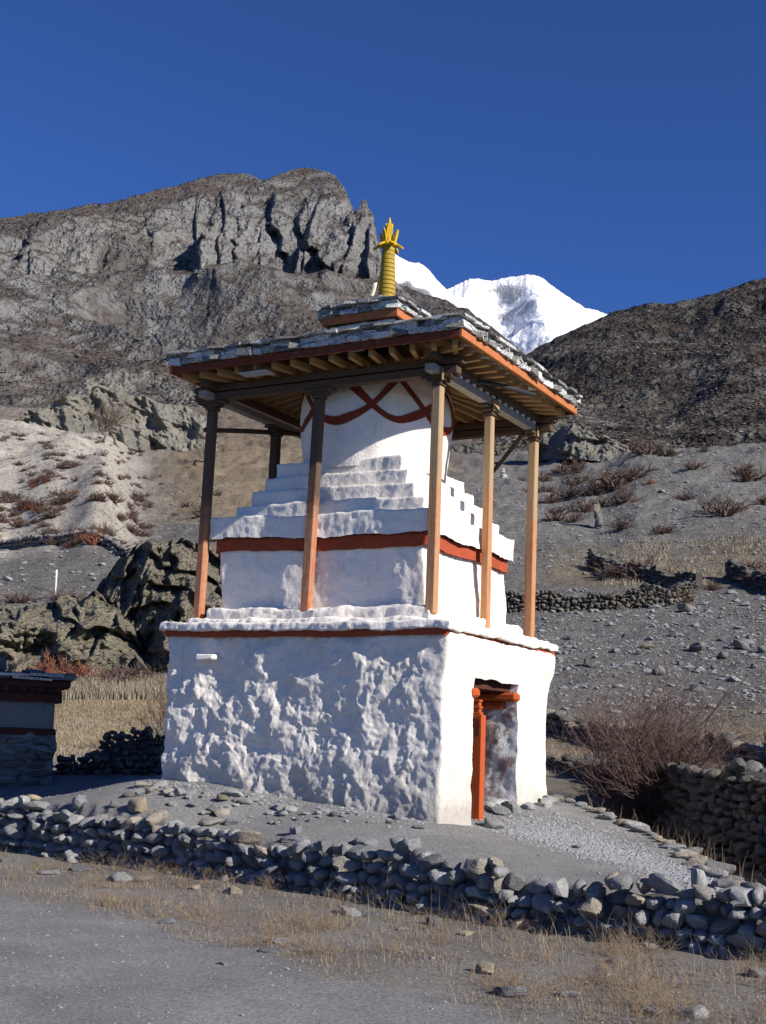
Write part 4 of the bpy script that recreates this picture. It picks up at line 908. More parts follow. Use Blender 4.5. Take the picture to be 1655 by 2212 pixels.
for k in range(16): part('rafter_end', bevel_box('rafter_end', -3.05+k*.255, -2.95+k*.255, -.15, .2, 1.468, 1.55, .006), 'darkred', PW)
part('eave_fill', bevel_box('eave_fill', -3.2, .86, .0, 1.3, 1.45, 1.556, .004), 'core', PW)
pbox('eave_board', -3.35, 1.0, -.16, 1.45, 1.55, 1.66, 'darkred', .06, [(.01, .3, 2, 'f')], .02)
for lay in range(2):
    s = -3.4
    while s < .98:
        w = min(rng.uniform(.3, .6), 1.06-s); slate(s+w/2, .15, 1.69+lay*.045, w, .8, .045, 0, .05, True, PW, 'roof_slate'); slate(s+w/2, 1.05, 1.69+lay*.045, w, 1.0, .045, 0, -.03, True, PW, 'roof_slate'); s += w
for (x, y, sz) in ((-.3, .4, (.35, .3, .42)), (-.55, .35, (.3, .22, .35)), (-.05, .4, (.3, .25, .3)), (.45, .5, (.4, .3, .1))):
    o = stone(None, (0, 0, 0), sz, rng.uniform(0, 3), 'dstone', .3, 'boulder'); o.matrix_world = PW.matrix_basis @ Matrix.Translation((x, y, 1.74+sz[2]*.42)) @ o.matrix_basis
    tag(o, 'dark stone lying on the slate roof of the prayer wall', 'stone', 'stones on the prayer wall roof')

# rubble wall between the prayer wall and the shrine
hr = empty('rubble_wall', (0, 0, 0)); tag(hr, 'tumbled low rubble stone wall between the prayer wall and the shrine', 'stone wall')
a_ = at_r(np.array([118., 190., 260., 375.]), np.array([1650.]*4), np.array([21.4, 21.2, 21.0, 20.6]))
hS = np.r_[0, np.cumsum(np.hypot(*np.diff(a_[:, :2], axis=0).T))]
_hz = [gz1(*a_[i, :2]) for i in range(4)]
drywall(hr, a_[:, :2], lambda s: float(np.interp(s, hS, _hz))-.05, lambda s: float(np.interp(s, hS, _hz))+float(np.interp(s, [0, .5, .9, 1.3, 2.0, 2.6], [.28, .3, .62, .72, .66, .5]))+.05*math.sin(9*s), (.12, .24), 'dstone', .25, (.07, .115), 200, 1, 1.1, .85)
core(hr, a_[:, :2], lambda s: float(np.interp(s, hS, _hz))-.05, lambda s: float(np.interp(s, hS, _hz))+float(np.interp(s, [0, .5, .9, 1.3, 2.0, 2.6], [.2, .2, .5, .6, .55, .4])), -.3, -.1)

# ------------------------------------------------------------------ terrace walls up the right slope
def wall_from_px(name, label, px, height, sizes, course, mat, limit, front=1):
    root = empty(name, (0, 0, 0)); tag(root, label, 'stone wall')
    P = np.array([at_r(np.array(u*1.), np.array(1300.), np.array(r*1.)) for u, r in px])[:, :2]
    S_ = np.r_[0, np.cumsum(np.hypot(*np.diff(P, axis=0).T))]; tab = []
    for s in np.linspace(0, S_[-1], 50): tab.append((s, gz1(np.interp(s, S_, P[:, 0]), np.interp(s, S_, P[:, 1]))))
    zb = lambda s: float(np.interp(s, *zip(*tab)))-.15; hf = height if callable(height) else (lambda s: height)
    zt = lambda s: zb(s)+.15+hf(s)+.06*math.sin(s*1.7)
    drywall(root, P, zb, zt, sizes, mat, .5, course, limit, front, 1.1, .9); core(root, P, zb, zt, -.5, -.12); return root
wall_from_px('terrace_wall', 'long low terrace wall of small stones below the grassy step on the right slope', [(1040, 66), (1180, 66.5), (1330, 67), (1440, 68), (1500, 70)], lambda s: .95+.15*math.sin(s*.8)+.12*math.sin(s*2.3), (.26, .5), (.14, .24), 'darkstone', 240)
wall_from_px('terrace_wall', 'dark shaded terrace wall across the dry grass behind the big bare bush', [(1080, 45), (1180, 41), (1400, 36.5), (1560, 34), (1760, 31.5)], .62, (.30, .5), (.16, .24), 'dstone', 120)
wall_from_px('terrace_wall', 'low stone bank in shadow beside the scrub above the long terrace wall', [(1270, 84), (1330, 79), (1420, 76), (1500, 73.5)], lambda s: .95+.15*math.sin(s*1.1)+.12*math.sin(s*2.9), (.3, .6), (.16, .26), 'darkstone', 60)
wall_from_px('terrace_wall', 'short low stone bank at the far end of the stony field', [(1570, 78), (1640, 74), (1760, 70)], lambda s: .9+.15*math.sin(s*1.3)+.12*math.sin(s*3.1), (.3, .6), (.16, .26), 'darkstone', 60)
wall_from_px('terrace_wall', 'long dark field wall at the foot of the pale shrub dotted hill', [(-200, 93), (0, 87), (120, 82), (220, 78), (310, 74)], .6, (.4, .7), (.25, .35), 'dstone', 0)

# ------------------------------------------------------------------ earth cliffs on the left
def cliff(name, label, us, crest, base, r0, relief_sc, seed, mat, colA, colB):
    us = np.asarray(us, float); nu = len(us); ntt = 150
    cv = np.interp(us, *zip(*crest)); bv = np.interp(us, *zip(*base)); q = np.column_stack([us, us*0+seed, us*0]); cv = cv+14*relief_sc**-.3*fbm(q, 50., 4, .6)
    t = np.linspace(0, 1, ntt)[:, None]; Vp = bv+(cv-bv)*t; Up = np.broadcast_to(us, Vp.shape); u, v, tf = Up.ravel(), Vp.ravel(), np.broadcast_to(t, Vp.shape).ravel()
    rb = np.interp(u, *zip(*r0)); R0 = rb+4.5*tf**1.5; P = at_r(u, v, R0)
    A = P*np.array([1, 1, .35])
    A3 = P*np.array([1, 1, .5]); rel = -2.2*relief_sc**.5*ridged(A, 6.*relief_sc, 3, .5, seed)*sstep(0, .12, tf)-.55*relief_sc*ridged(A3, 2.2*relief_sc, 4, .6, seed+4)-.18*relief_sc*fbm(P, .6*relief_sc, 4, .6); zq = (P[:, 2]+.35*P[:, 0]+.9*fbm(P, 3.*relief_sc, 3, .55, 2., seed))/(1.5*relief_sc); fq = zq-np.floor(zq); lk = 1. if relief_sc < 1.5 else .22; rel = rel+1.15*lk*relief_sc*fq*sstep(1., .86, fq)*sstep(0, .1, tf); xq = (P[:, 0]*1.0-.4*P[:, 2]+1.1*fbm(P, 3.5*relief_sc, 3, .55, 2., seed+7))/(2.3*relief_sc); gq = xq-np.floor(xq); rel = rel-1.0*lk*relief_sc*(1-gq)*sstep(0, .07, gq)*sstep(0, .1, tf)
    P = at_r(u, v, R0+rel).reshape(ntt, nu, 3); top = P[-1]; d2 = top[:, :2]/np.linalg.norm(top[:, :2], axis=1)[:, None]; rows = [P]
    for k in range(1, 9):
        b = top.copy(); b[:, :2] += d2*(6.*(k/8)); b[:, 2] -= 3.5*(k/8)**1.5; rows.append(b[None])
    A2 = np.concatenate(rows).reshape(-1, 3); nz = fbm(A2, 1.6, 4); n2 = fbm(A2, 5, 3)
    c = mixc(np.tile(np.array(colA), (len(A2), 1)), colB, np.clip(.5+.6*n2+.4*nz, 0, 1))
    o = obj(name, mesh(name, A2, gridfaces(ntt+8, nu), smooth=True, attrs={'tone': c}), MAT[mat]); return tag(o, label, 'cliff')
cliff('earth_cliff', 'jagged dark earth and rock cliff rising behind the shrine plinth', np.linspace(20, 620, 280), [(20, 1400), (90, 1370), (150, 1335), (200, 1295), (230, 1240), (270, 1190), (300, 1178), (335, 1172), (380, 1168), (450, 1172), (520, 1190), (580, 1230), (620, 1460)], [(20, 1470), (620, 1480)], [(20, 55), (150, 53.5), (260, 51), (330, 49), (420, 49), (620, 50)], .9, 3.1, 'cliffmat', (.23, .20, .15), (.32, .285, .215))
cliff('earth_cliff', 'pale olive earth bluff with eroded face behind the prayer wall', np.linspace(-420, 330, 260), [(-420, 1330), (-200, 1310), (0, 1305), (30, 1312), (60, 1318), (100, 1300), (150, 1288), (200, 1282), (250, 1300), (290, 1345), (330, 1472)], [(-420, 1470), (330, 1480)], [(-420, 50), (0, 49), (200, 48.5), (330, 47)], .9, 8.4, 'cliffmat', (.36, .325, .235), (.25, .225, .17))
cliff('earth_cliff', 'pale crumbling badland cliff below the big grey mountain', np.linspace(-60, 470, 260), [(-60, 950), (0, 925), (60, 893), (120, 868), (160, 855), (200, 842), (235, 832), (262, 828), (280, 850), (330, 868), (400, 880), (470, 905)], [(-60, 985), (250, 985), (470, 1000)], [(-60, 190), (470, 205)], 3.2, 14.2, 'cliffmat', (.44, .41, .34), (.29, .27, .225))
cliff('earth_cliff', 'pale grey rock knob at the foot of the dark right slope', np.linspace(1150, 1400, 160), [(1150, 950), (1180, 925), (1215, 920), (1240, 912), (1262, 920), (1290, 940), (1330, 950), (1400, 985)], [(1150, 1000), (1400, 1005)], [(1150, 178), (1400, 170)], 2.6, 21., 'cliffmat', (.36, .34, .285), (.26, .245, .205))

# ------------------------------------------------------------------ vegetation
def bush_mesh(name, n, seed, h=1., spread=.75, rad=.012, segs=4, kids=3, k=3):
    g = np.random.default_rng(seed); mb = MB()
    def stem(p, d, L, r, lvl):
        P = [p]; q = p.copy(); dd = d.copy()
        for i in range(segs):
            dd = dd+g.normal(0, .16, 3)+np.array([0, 0, .05]); dd /= np.linalg.norm(dd); q = q+dd*L/segs; P.append(q.copy())
        P = np.array(P); V, Q, T = tube(P, np.linspace(r, r*.35, len(P)), k, False); mb.add(V, Q)
        if lvl > 0:
            for _ in range(kids):
                i = int(g.integers(1, segs+1)); nd = dd+g.normal(0, .55, 3); nd[2] = abs(nd[2])*.8+.1; nd /= np.linalg.norm(nd); stem(P[i], nd, L*g.uniform(.4, .65), r*.6, lvl-1)
    for _ in range(n):
        a = g.uniform(0, 2*math.pi); e = g.uniform(0, 1)**.7*spread; d = np.array([math.cos(a)*e, math.sin(a)*e, 1-.5*e]); d /= np.linalg.norm(d)
        stem(np.array([math.cos(a)*.08*e, math.sin(a)*.08*e, -.03]), d, h*g.uniform(.55, 1.0)*(1-.15*e), rad*g.uniform(.7, 1.2), 2)
    return mb.mesh(name, True)
def bare_bush(name, label, base, h, n, seed, spread, rad, mat='twig', cat='bush', group=None, kids=4):
    o = obj(name, bush_mesh(name, n, seed, h, spread, rad, 4, kids), MAT[mat], None, base); return tag(o, label, cat, group)
def gp(u, r): p = at_r(np.array([u*1.]), np.array([1500.]), np.array([r*1.]))[0]; return np.array([p[0], p[1], gz1(p[0], p[1])])
bare_bush('bare_bush', 'large bare reddish brown bush growing behind the field wall', gp(1410, 20.0), 1.85, 150, 5, .78, .011, kids=5)
bare_bush('bare_bush', 'leafless thorny bush beside the far corner of the shrine plinth', gp(385, 27), 1.5, 22, 8, .9, .012, kids=4)
SHR = []
for i in range(6):
    me = bush_mesh('shrub', 34, 40+i, .75, 1.35, .034, 3, 3); me.materials.append(MAT['shrub']); SHR.append(me)
SHRR = []
for i in range(2):
    me = SHR[i].copy(); me.materials.clear(); me.materials.append(MAT['rust']); SHRR.append(me)
def shrub(u, r, size, label, group, rust=False, zs=.8, xy=None):
    p = gp(u, r) if xy is None else np.array([xy[0], xy[1], gz1(*xy)])
    o = obj('shrub', (SHRR if rust else SHR)[int(rng.integers(0, 2 if rust else 6))], None, None, p+np.array([0, 0, -.05*size]), (0, 0, rng.uniform(0, 6.3)), (size*rng.uniform(.85, 1.2), size*rng.uniform(.85, 1.2), size*zs)); tag(o, label, 'shrub', group)
def px_to_ground(u, v):                                  # first hit of a pixel's ray with the ground table
    rs_ = np.exp(np.linspace(math.log(20), math.log(400), 260)); P = at_r(np.full(260, u*1.), np.full(260, v*1.), rs_); g = ground_z(P[:, :2], False); k = np.where(P[:, 2] <= g)[0]
    return None if len(k) == 0 else P[k[0]]
for (u, v, wpx, rust) in [(1565, 1125, 95, 0), (1345, 1155, 55, 0), (1405, 1065, 22, 1), (1310, 1065, 70, 0), (1370, 1050, 70, 0), (1250, 1060, 60, 0), (1200, 1120, 40, 0), (1240, 1145, 40, 0), (1420, 985, 40, 0), (1500, 1030, 45, 0), (1620, 1050, 60, 0), (1650, 1090, 50, 0), (1480, 1085, 40, 0), (1430, 1165, 40, 0),
                         (1310, 1300, 40, 0), (1460, 1310, 60, 0), (1400, 1260, 90, 0), (1330, 1255, 70, 0), (1640, 1270, 60, 0), (1540, 1275, 35, 0), (1290, 1240, 50, 0), (1520, 990, 30, 0), (1600, 1035, 40, 0), (1180, 1080, 40, 0), (1215, 1035, 40, 0), (1190, 1100, 45, 0), (1230, 1090, 60, 0), (1280, 1085, 60, 0), (1330, 1075, 80, 0), (1350, 1095, 60, 0), (1300, 1105, 50, 0), (1260, 1115, 50, 0), (1170, 1050, 40, 0), (1440, 1000, 40, 0), (1400, 1000, 60, 0), (1200, 1135, 50, 0), (1620, 1240, 50, 0), (1240, 1030, 50, 0), (1150, 1075, 40, 0), (1130, 1050, 25, 0)]:
    p = px_to_ground(u, v)
    if p is None: continue
    r_ = math.hypot(p[0], p[1]); shrub(0, 0, wpx/FPX*r_*.95, 'red leafed shrub among dark scrub on the grey mound' if rust else 'bare dark shrub on the grey stony slope behind the shrine', None if rust else 'shrubs on the grey slope', bool(rust), .75, (p[0], p[1]))
cnt = 0
for i in range(700):
    u = rng.uniform(-40, 470); v = rng.uniform(955, 1190)
    if fbm(np.array([[u, v*1.3, 0.]]), 55., 2)[0] < -.02: continue
    p = px_to_ground(u, v)
    if p is None: continue
    r_ = math.hypot(p[0], p[1])
    if r_ > 200 or r_ < 78: continue
    if u > 330 and rng.uniform() < .8: continue
    shrub(0, 0, rng.uniform(.45, 1.15)*(1.2 if v > 1080 else .9), 'low reddish shrub dotting the pale eroded hillside', 'shrubs on the pale hill', rng.uniform() < .08, .7, (p[0], p[1])); cnt += 1
    if cnt > 250: break
for (u, r, s, rust) in [(95, 44, 1.2, 1), (185, 43.5, 1.3, 1), (125, 45, 1.1, 0), (270, 43, 1.2, 0), (300, 44, 1.0, 0), (255, 42, 1.3, 0), (60, 47, 1.0, 0)]:
    shrub(u, r, s, 'rusty orange shrub at the foot of the earth cliffs' if rust else 'greyish bare shrub at the foot of the earth cliffs', 'shrubs below the cliffs', bool(rust), .9)
for (u, r, s) in [(30, 66, 1.2), (120, 66, 1.3), (60, 62, 1.1), (165, 64, 1.3), (200, 61, 1.0), (5, 60, 1.0)]:
    shrub(u, r, s, 'bare shrub on the level ground below the dark field wall', 'shrubs above the bluff', False, .7)
# small bare trees far up the left slope
def tree(name, label, u, v, r, h, seed, group):
    p = at_r(np.array([u*1.]), np.array([v*1.]), np.array([r*1.]))[0]; p[2] = gz1(p[0], p[1])
    root = empty(name, p); tag(root, label, 'tree', group); g = np.random.default_rng(seed)
    P = [np.zeros(3)+np.array([0, 0, -.3])]
    for i in range(5): P.append(P[-1]+np.array([g.normal(0, .10), g.normal(0, .10), .17])*h*.55)
    V, Q, T = tube(P, np.linspace(.05, .028, 6)*h*.6, 7); obj('trunk', mesh('trunk', V, Q, np.array(T), True), MAT['bark'], root)
    cm = bush_mesh('crown', 16, seed, h*.62, 1.2, .017*h*.6, 4, 4); obj('crown', cm, MAT['bark'], root, P[-1]-np.array([0, 0, .15*h]))
tree('bare_tree', 'small dark bare tree with thick crown below the pale badland cliff', 228, 945, 165, 6.0, 61, None)
tree('bare_tree', 'leaning bare tree with open forked branches below the pale cliff', 258, 952, 168, 7.0, 62, None)
tree('bare_tree', 'low spreading bare tree near the left canopy post of the shrine', 425, 985, 170, 6.0, 63, None)

# scrub scattered over the far slopes (uncountable)
def clumps(name, pts, smin, smax, mat, flat=.7):
    a5 = np.arange(6)*math.pi/3; base = np.vstack([np.column_stack([np.cos(a5), np.sin(a5), a5*0-.1]), np.column_stack([.75*np.cos(a5+.5), .75*np.sin(a5+.5), a5*0+.62]), [[0, 0, .95]]])
    T0 = np.array([t for i in range(6) for t in ([i, (i+1) % 6, 6+i], [(i+1) % 6, 6+(i+1) % 6, 6+i], [6+i, 6+(i+1) % 6, 12])])
    n = len(pts); s = rng.uniform(smin, smax, n)*rng.lognormal(0, .35, n); V = base[None]*s[:, None, None]*(1+rng.normal(0, .22, (n, 13, 3))); V[:, :, 2] *= flat; V = V+pts[:, None]
    T = (T0[None]+np.arange(n)[:, None, None]*13).reshape(-1, 3); return obj(name, mesh(name, V.reshape(-1, 3), None, T), MAT[mat])
k = rng.choice(len(HSV), 12000); pts = HSV[k]+rng.normal(0, .6, (12000, 3))*np.array([1, 1, .0]); nn_ = fbm(pts, 14, 3); pts = pts[nn_ > -.25]
tag(clumps('scrub', pts, .08, .27, 'scrubfar'), 'dense dark low scrub covering the right hillside', 'scrub', None, 'stuff')
kk = MTV[rng.choice(310*260, 30000)]; uu_ = fbm(kk, 60, 3); kk = kk[(uu_ > .0)][:5000]; tag(clumps('mountain_scrub', kk, .5, 1.5, 'scrubfar'), 'dark low scrub speckling the lower slopes of the big mountain', 'scrub', None, 'stuff')
k = rng.choice(len(HSV), 3200); tag(clumps('scree', HSV[k], .06, .3, 'dstone', .5), 'scattered pale rocks on the dark right hillside', 'rocks', None, 'stuff')

# stones lying about
def lay(u, v, z, size, label, group, mat='stone', cat='stone', name='loose_stone', sink=.32):
    rs_ = np.linspace(5, 26, 600); Q = at_r(np.full(600, u*1.), np.full(600, v*1.), rs_); p = Q[np.where(Q[:, 2] <= ground_z(Q[:, :2]))[0][0]]; zz = gz1(p[0], p[1])
    o = stone(None, (p[0], p[1], zz+size[2]*(.5-sink)), size, rng.uniform(0, 6.3), mat, .15, name); tag(o, label, cat, group)
def looks(w, h, mat, where):
    size = 'large' if w > .27 else ('small' if w < .18 else 'medium sized'); form = 'flat' if h < w*.42 else ('upright' if h > w*.75 else 'rounded')
    return '%s %s %s stone %s' % (size, form, {'gstone': 'grey', 'tanstone': 'tan', 'pale': 'pale'}[mat], where)
for (u, v, w, h) in [(15, 1862, .22, .14), (105, 1888, .3, .1), (180, 1880, .34, .1), (255, 1900, .42, .16), (310, 1903, .3, .09), (420, 1920, .16, .12), (505, 1930, .3, .2), (360, 1995, .2, .1), (760, 1975, .36, .12), (800, 1980, .2, .08), (600, 2035, .3, .08), (590, 2058, .25, .06), (1050, 2105, .22, .2), (1110, 2150, .3, .16), (940, 2000, .2, .18), (1230, 2155, .22, .12), (1420, 2190, .28, .12), (1485, 2195, .3, .14), (1640, 2110, .2, .12), (1010, 2020, .2, .08), (485, 2085, .12, .04), (870, 2010, .12, .08), (1330, 2080, .16, .08)]:
    mt_ = 'tanstone' if u in (420, 505, 1050, 1010) else ('pale' if u in (255, 760, 1485) else 'gstone'); lay(u, v, 0, (w*.85, w*.6, h*.6), looks(w, h, mt_, 'lying in the dry verge below the retaining wall'), 'loose stones on the verge', mt_)
for (u, v, w, h) in [(170, 1740, .25, .22), (300, 1752, .34, .28), (345, 1765, .24, .17), (250, 1745, .16, .12), (450, 1780, .4, .1), (500, 1782, .2, .13), (635, 1815, .34, .12), (640, 1805, .2, .2), (790, 1828, .34, .14), (770, 1832, .3, .06), (930, 1845, .2, .06), (1040, 1915, .2, .1), (860, 1770, .2, .1), (905, 1790, .16, .06), (75, 1728, .3, .12), (1245, 1832, .2, .06), (1350, 1770, .3, .08), (1180, 1905, .16, .06)]:
    mt_ = 'tanstone' if u in (300, 75) else ('pale' if u in (345, 1245, 450) else 'gstone'); lay(u, v, .55, (w*.9, w*.68, h*.85), looks(w, h, mt_, 'lying on the bare earth terrace below the shrine'), 'loose stones on the terrace', mt_)
RG = ('pale limed rubble stone heaped along the foot of the rough plinth wall', 'rubble along the plinth foot')
for i in range(84):
    y = rng.uniform(.3, 3.95) if i < 44 else rng.normal(2.7, .5); x = -rng.uniform(.15, .75)*(1 if y > 1.4 else .8); p = from_loc(np.array(x), np.array(y)); s = rng.uniform(.07, .25)*(.55 if y < 1.6 else 1.)
    if fbm(np.array([[x, y, 0]]), .5, 2)[0] < -.25: continue
    o = stone(None, (p[0], p[1], gz1(p[0], p[1])+s*.10), (s, s*.75, s*.42), rng.uniform(0, 6.3), 'pale' if rng.uniform() < .78 else 'dstone', .15, 'rubble_stone'); tag(o, RG[0], 'stone', RG[1])
EG = ('flat stone edging the end of the terrace above the sunken path', 'stones along the terrace edge')
for s in np.linspace(.0, 1, 34):
    L_ = np.r_[0, np.cumsum(np.hypot(*np.diff(EDGE[2:7], axis=0).T))]; q = s*L_[-1]; x = np.interp(q, L_, EDGE[2:7, 0])+rng.normal(-.02, .08); y = np.interp(q, L_, EDGE[2:7, 1]); w = rng.uniform(.12, .34)
    for lv in range(2 if .35 < s < .6 else 1):
        o = stone(None, (x+.1*lv, y, gz1(x-.12, y)+.02-.10*lv), (w, w*.8, w*.35), rng.uniform(0, 6), 'dstone' if lv else 'stone', .1, 'edge_stone'); tag(o, EG[0], 'stone', EG[1])
lay(1508, 1940, .4, (.2, .13, .27), 'upright pale broken stone standing on the corner of the terrace wall', None, 'pale', sink=.1)
DG = ('grey stone lying by the doorway of the shrine', 'stones by the doorway')
for (x, y, s) in [(1.75, .05, .3), (2.0, .0, .32), (2.3, -.08, .2), (3.0, -.12, .3), (2.7, -.15, .24), (1.0, -.18, .3), (1.9, .3, .36)]:
    p = from_loc(np.array(x), np.array(y)); o = stone(None, (p[0], p[1], gz1(p[0], p[1])+s*.12), (s, s*.8, s*.5), rng.uniform(0, 6), 'pale', .2, 'door_stone'); tag(o, DG[0], 'stone', DG[1])
FG = ('grey boulder on the stony field beyond the bush', 'boulders on the stony field')
for (u, v, w) in [(1480, 1325, 38), (1457, 1375, 26), (1275, 1440, 34), (1400, 1400, 26), (1330, 1410, 20), (1510, 1410, 40), (1600, 1405, 36), (1650, 1410, 30), (1420, 1460, 34), (1330, 1470, 16), (1560, 1425, 26), (1230, 1380, 16), (1290, 1350, 14), (1380, 1420, 18), (1620, 1380, 20), (1560, 1380, 16), (1470, 1440, 16), (1630, 1450, 20), (1350, 1375, 14), (1540, 1450, 16)]:
    p = px_to_ground(u, v)
    if p is None: continue
    r_ = math.hypot(p[0], p[1]); w = w/FPX*r_; o = stone(None, (p[0], p[1], gz1(p[0], p[1])+w*.2), (w, w*.8, w*.6), rng.uniform(0, 6), 'dstone', .3, 'boulder'); tag(o, FG[0], 'boulder', FG[1])
# rubble too small to count on the stony slope
def scatter(fn, n): P = fn(n); return np.column_stack([P, ground_z(P)])
def sector(u0, u1, r0, r1):
    def f(n):
        u = rng.uniform(u0, u1, n); r = np.sqrt(rng.uniform(r0*r0, r1*r1, n)); p = at_r(u, np.full(n, 1500.), r); return p[:, :2]
    return f
def pebbles(name, P, s0, s1, mat, label, cat, sig=.45):
    n = len(P); base = np.array([[1, 0, 0], [-.5, .87, 0], [-.5, -.87, 0], [.3, .35, .7], [-.55, .1, .6], [.2, -.45, .65], [0, 0, -.5]]); T0 = np.array([[3, 4, 5], [0, 1, 3], [1, 4, 3], [1, 2, 4], [2, 5, 4], [2, 0, 5], [0, 3, 5]])
    a = rng.uniform(0, 6.3, n); s = rng.uniform(s0, s1, n)*rng.lognormal(0, sig, n); B = base[None]*(1+rng.normal(0, .2, (n, 7, 3))); c, si = np.cos(a)[:, None], np.sin(a)[:, None]
    V = np.stack([B[:, :, 0]*c-B[:, :, 1]*si, (B[:, :, 0]*si+B[:, :, 1]*c)*.8, B[:, :, 2]*.7], -1)*s[:, None, None]+P[:, None]
    T = (T0[None]+np.arange(n)[:, None, None]*7).reshape(-1, 3); o = obj(name, mesh(name, V.reshape(-1, 3), None, T), MAT[mat]); return tag(o, label, cat, None, 'stuff')
MAT['peb'] = m_flat('pebble_mix', (.30, .30, .30), (.14, .14, .145), 23)
pebbles('rubble', scatter(sector(1080, 1760, 46, 72), 5200), .03, .075, 'peb', 'fine grey rubble strewn over the stony field', 'rubble')
pebbles('rubble', scatter(sector(-80, 480, 55, 150), 5000), .03, .11, 'peb', 'fine rubble strewn over the pale left hillside', 'rubble')
pebbles('rubble', scatter(sector(1080, 1760, 44, 73), 420), .09, .2, 'peb', 'larger grey rubble lying on the stony field', 'rubble')
pebbles('rubble', scatter(sector(1000, 1760, 80, 150), 6000), .04, .13, 'peb', 'fine grey rubble strewn over the far mound', 'rubble')
P = scatter(sector(-80, 1740, 6.3, 13), 9000); q = sdist(P[:, :2], WALL); pebbles('road_grit', P[q < -.2], .002, .007, 'peb', 'small grit and pebbles scattered on the road and verge', 'gravel')
P = scatter(sector(-80, 1700, 10, 19), 15000); q = sdist(P[:, :2], WALL); e = sdist(P[:, :2], EDGE); pebbles('terrace_grit', P[(q > .15) & (e < .1)], .003, .010, 'peb', 'small grit scattered on the earth terrace', 'gravel')
# pale gravel path from the doorway down to the wall's end
gpth = np.array([from_loc(np.array(1.7), np.array(-.25))[:2], from_loc(np.array(1.2), np.array(-.9))[:2], [2.35, 13.7], [2.75, 12.6], [3.05, 11.5], [3.6, 10.2]])
def gravel(n):
    t = rng.uniform(0, len(gpth)-1.001, n); i = t.astype(int); f = (t-i)[:, None]; p = gpth[i]*(1-f)+gpth[i+1]*f; return p+rng.normal(0, 1, (n, 2))*np.interp(t, [0, 1, 3, 5], [.42, .34, .22, .2])[:, None]
pebbles('gravel_path', scatter(gravel, 15000), .008, .019, 'gravel', 'pale crushed gravel spilling from the doorway down the terrace', 'gravel', .3)
P = np.column_stack([-rng.gamma(1.2, .13, 1500)-.03, rng.uniform(.1, 4.0, 1500)]); P = from_loc(P[:, 0], P[:, 1])[:, :2]; pebbles('fallen_plaster', np.column_stack([P, ground_z(P)]), .005, .016, 'gravel', 'crumbs of fallen limewash along the rough plinth wall', 'gravel')

# dry grass
def grass(name, P, h0, h1, w, mat, label, lean=.45, seg=2):
    n = len(P); a = rng.uniform(0, 6.3, n); h = h0+(h1-h0)*rng.beta(1.3, 2.2, n); l = np.abs(rng.normal(0, lean, n))+.1; d = np.column_stack([np.cos(a), np.sin(a), np.zeros(n)]); t = np.column_stack([-np.sin(a), np.cos(a), np.zeros(n)])
    rows = []
    for k_ in range(seg+1):
        s = k_/seg; c = P+d*(h*l*s*s)[:, None]+np.array([0, 0, 1.])*(h*s*(1-np.minimum(.34*l, .8)*s))[:, None]; ww = w*(1-.8*s); rows += [c-t*ww/2, c+t*ww/2]
    V = np.stack(rows, 1); m_ = V.shape[1]; b = np.arange(n)[:, None]*m_; Q = np.concatenate([b+np.array([[2*k_, 2*k_+1, 2*k_+3, 2*k_+2]]) for k_ in range(seg)]); o = obj(name, mesh(name, V.reshape(-1, 3), Q), MAT[mat]); return tag(o, label, 'grass', None, 'stuff')
P = scatter(sector(-80, 1760, 6.6, 17), 33000); q = sdist(P[:, :2], WALL); rd = sdist(P[:, :2], ROADEDGE); nn_ = fbm(P*np.array([1, 1, 0]), .6, 3); keep = (q < -.08) & (rd+.5*nn_ > .05) & (nn_ > -.12)
grass('dry_grass', P[keep], .02, .09, .0042, 'drygrass', 'short dry yellow grass on the road verge', 1.6, 3)
k2 = keep & (nn_ > .15); P2 = P[k2][:7000]; grass('dry_weeds', P2, .04, .13, .0035, 'weed', 'brown dry weeds tangled on the road verge', .9, 3)
P = scatter(sector(700, 1760, 8, 13), 9000); q = sdist(P[:, :2], WALL); P = P[(q < -.12) & (q > -1.3)]
P = P[fbm(P*np.array([1, 1, 0]), .35, 2) > .1][:330]; grass('tall_grass', P, .15, .5, .0034, 'drygrass', 'tall wispy dry grass stalks in front of the stone wall', 1.0, 5)
grass('field_grass', scatter(sector(60, 420, 39.5, 43), 9000), .2, .5, .025, 'drygrass', 'band of tall pale dry grass in the field behind the prayer wall', .25)
P = scatter(sector(60, 420, 25, 39.5), 20000); grass('field_stubble', P, .03, .13, .014, 'drygrass', 'short dry stubble on the field behind the prayer wall', .5)
P = scatter(sector(1080, 1780, 27, 48), 9000); P = P[fbm(P*np.array([1, 1, 0]), 3., 3) > -.2]; grass('slope_grass', P, .04, .2, .015, 'drygrass', 'dry grass on the field beyond the bare bush', .5)
P = scatter(sector(1300, 1780, 74, 96), 12000); P = P[fbm(P*np.array([1, 1, 0]), 5., 3) > -.05]; grass('tussock_grass', P, .15, .5, .035, 'drygrass', 'yellow tussock grass on the step above the terrace wall', .4)
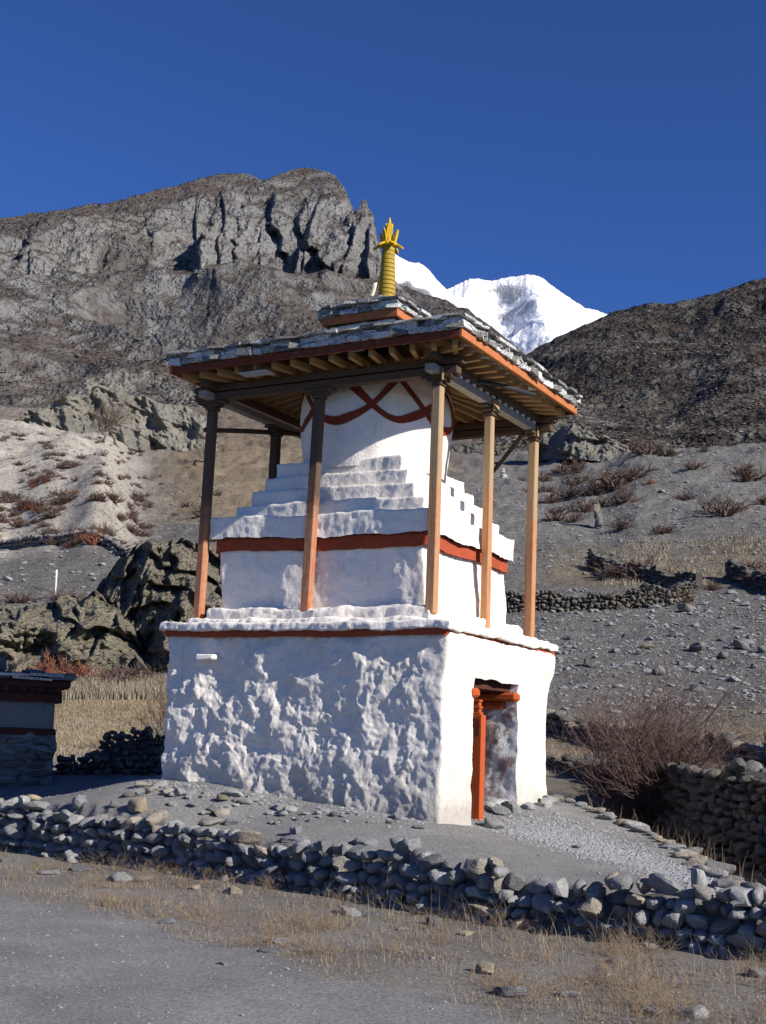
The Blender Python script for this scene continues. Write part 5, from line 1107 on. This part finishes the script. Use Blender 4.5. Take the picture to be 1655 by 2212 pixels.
P = scatter(sector(1180, 1720, 11, 17), 1500); q = sdist(P[:, :2], EDGE); P = P[(q > -.1) & (q < .5)][:260]; grass('path_weeds', P, .12, .4, .006, 'weed', 'brown dry weeds growing along the sunken path', .4, 3)

WEED = []
for i in range(4):
    me = bush_mesh('weed_tuft', 30, 80+i, .22, 1.5, .0022, 3, 3); me.materials.append(MAT['weed']); WEED.append(me)
for i in range(70):
    u = rng.uniform(-20, 1690); t_ = rng.uniform(0, 1)**1.6; vb = np.interp(u, [0, 402, 831, 1225, 1655], [1840, 1890, 1962, 2022, 2082]); ve = np.interp(u, [0, 350, 700, 1000, 1250, 1700], [1925, 1985, 2100, 2165, 2205, 2212])
    p = at_z(np.array(u), np.array(vb+(ve-vb)*t_), np.array(.03)); z = gz1(p[0], p[1]); s_ = rng.uniform(.45, 1.15)
    o = obj('weed_tuft', WEED[i % 4], None, None, (p[0], p[1], z-.005), (0, 0, rng.uniform(0, 6.3)), (s_*1.2, s_*1.2, s_)); tag(o, 'brown dry weed tuft on the verge below the retaining wall', 'weed', 'weed tufts on the verge')
# marker pole, stone stump, small cairn
p = gp(101, 67.5); V_, Q_, T_ = tube([(0, 0, -.2), (0, 0, .5), (-.02, 0, 1.2)], .045, 10); o = obj('marker_pole', mesh('marker_pole', V_, Q_, np.array(T_), True), MAT['pole'], None, p+np.array([0, 0, .05])); tag(o, 'thin white marker pole standing above the pale bluff', 'pole')
p = px_to_ground(1292, 1155)
if p is not None:
    cr_ = empty('earth_pillar', p); tag(cr_, 'eroded earth pillar with a ragged top on the grey slope', 'pillar')
    for k_ in range(4): obj('pillar_stone', stone_var(k_*3, 'dstone'), None, cr_, (rng.normal(0, .08), rng.normal(0, .08), .35+.62*k_), (.1, .1, k_), (.95-.1*k_, .9-.1*k_, .95))
p = px_to_ground(1087, 1043)
if p is not None:
    cr_ = empty('cairn', p); tag(cr_, 'small pointed grey cairn on the slope right of the canopy posts', 'cairn')
    for k_ in range(5): obj('cairn_stone', stone_var(k_+4, 'pale'), None, cr_, (0, 0, .2+.36*k_), (0, 0, k_), (1.5-.28*k_, 1.4-.26*k_, .5))
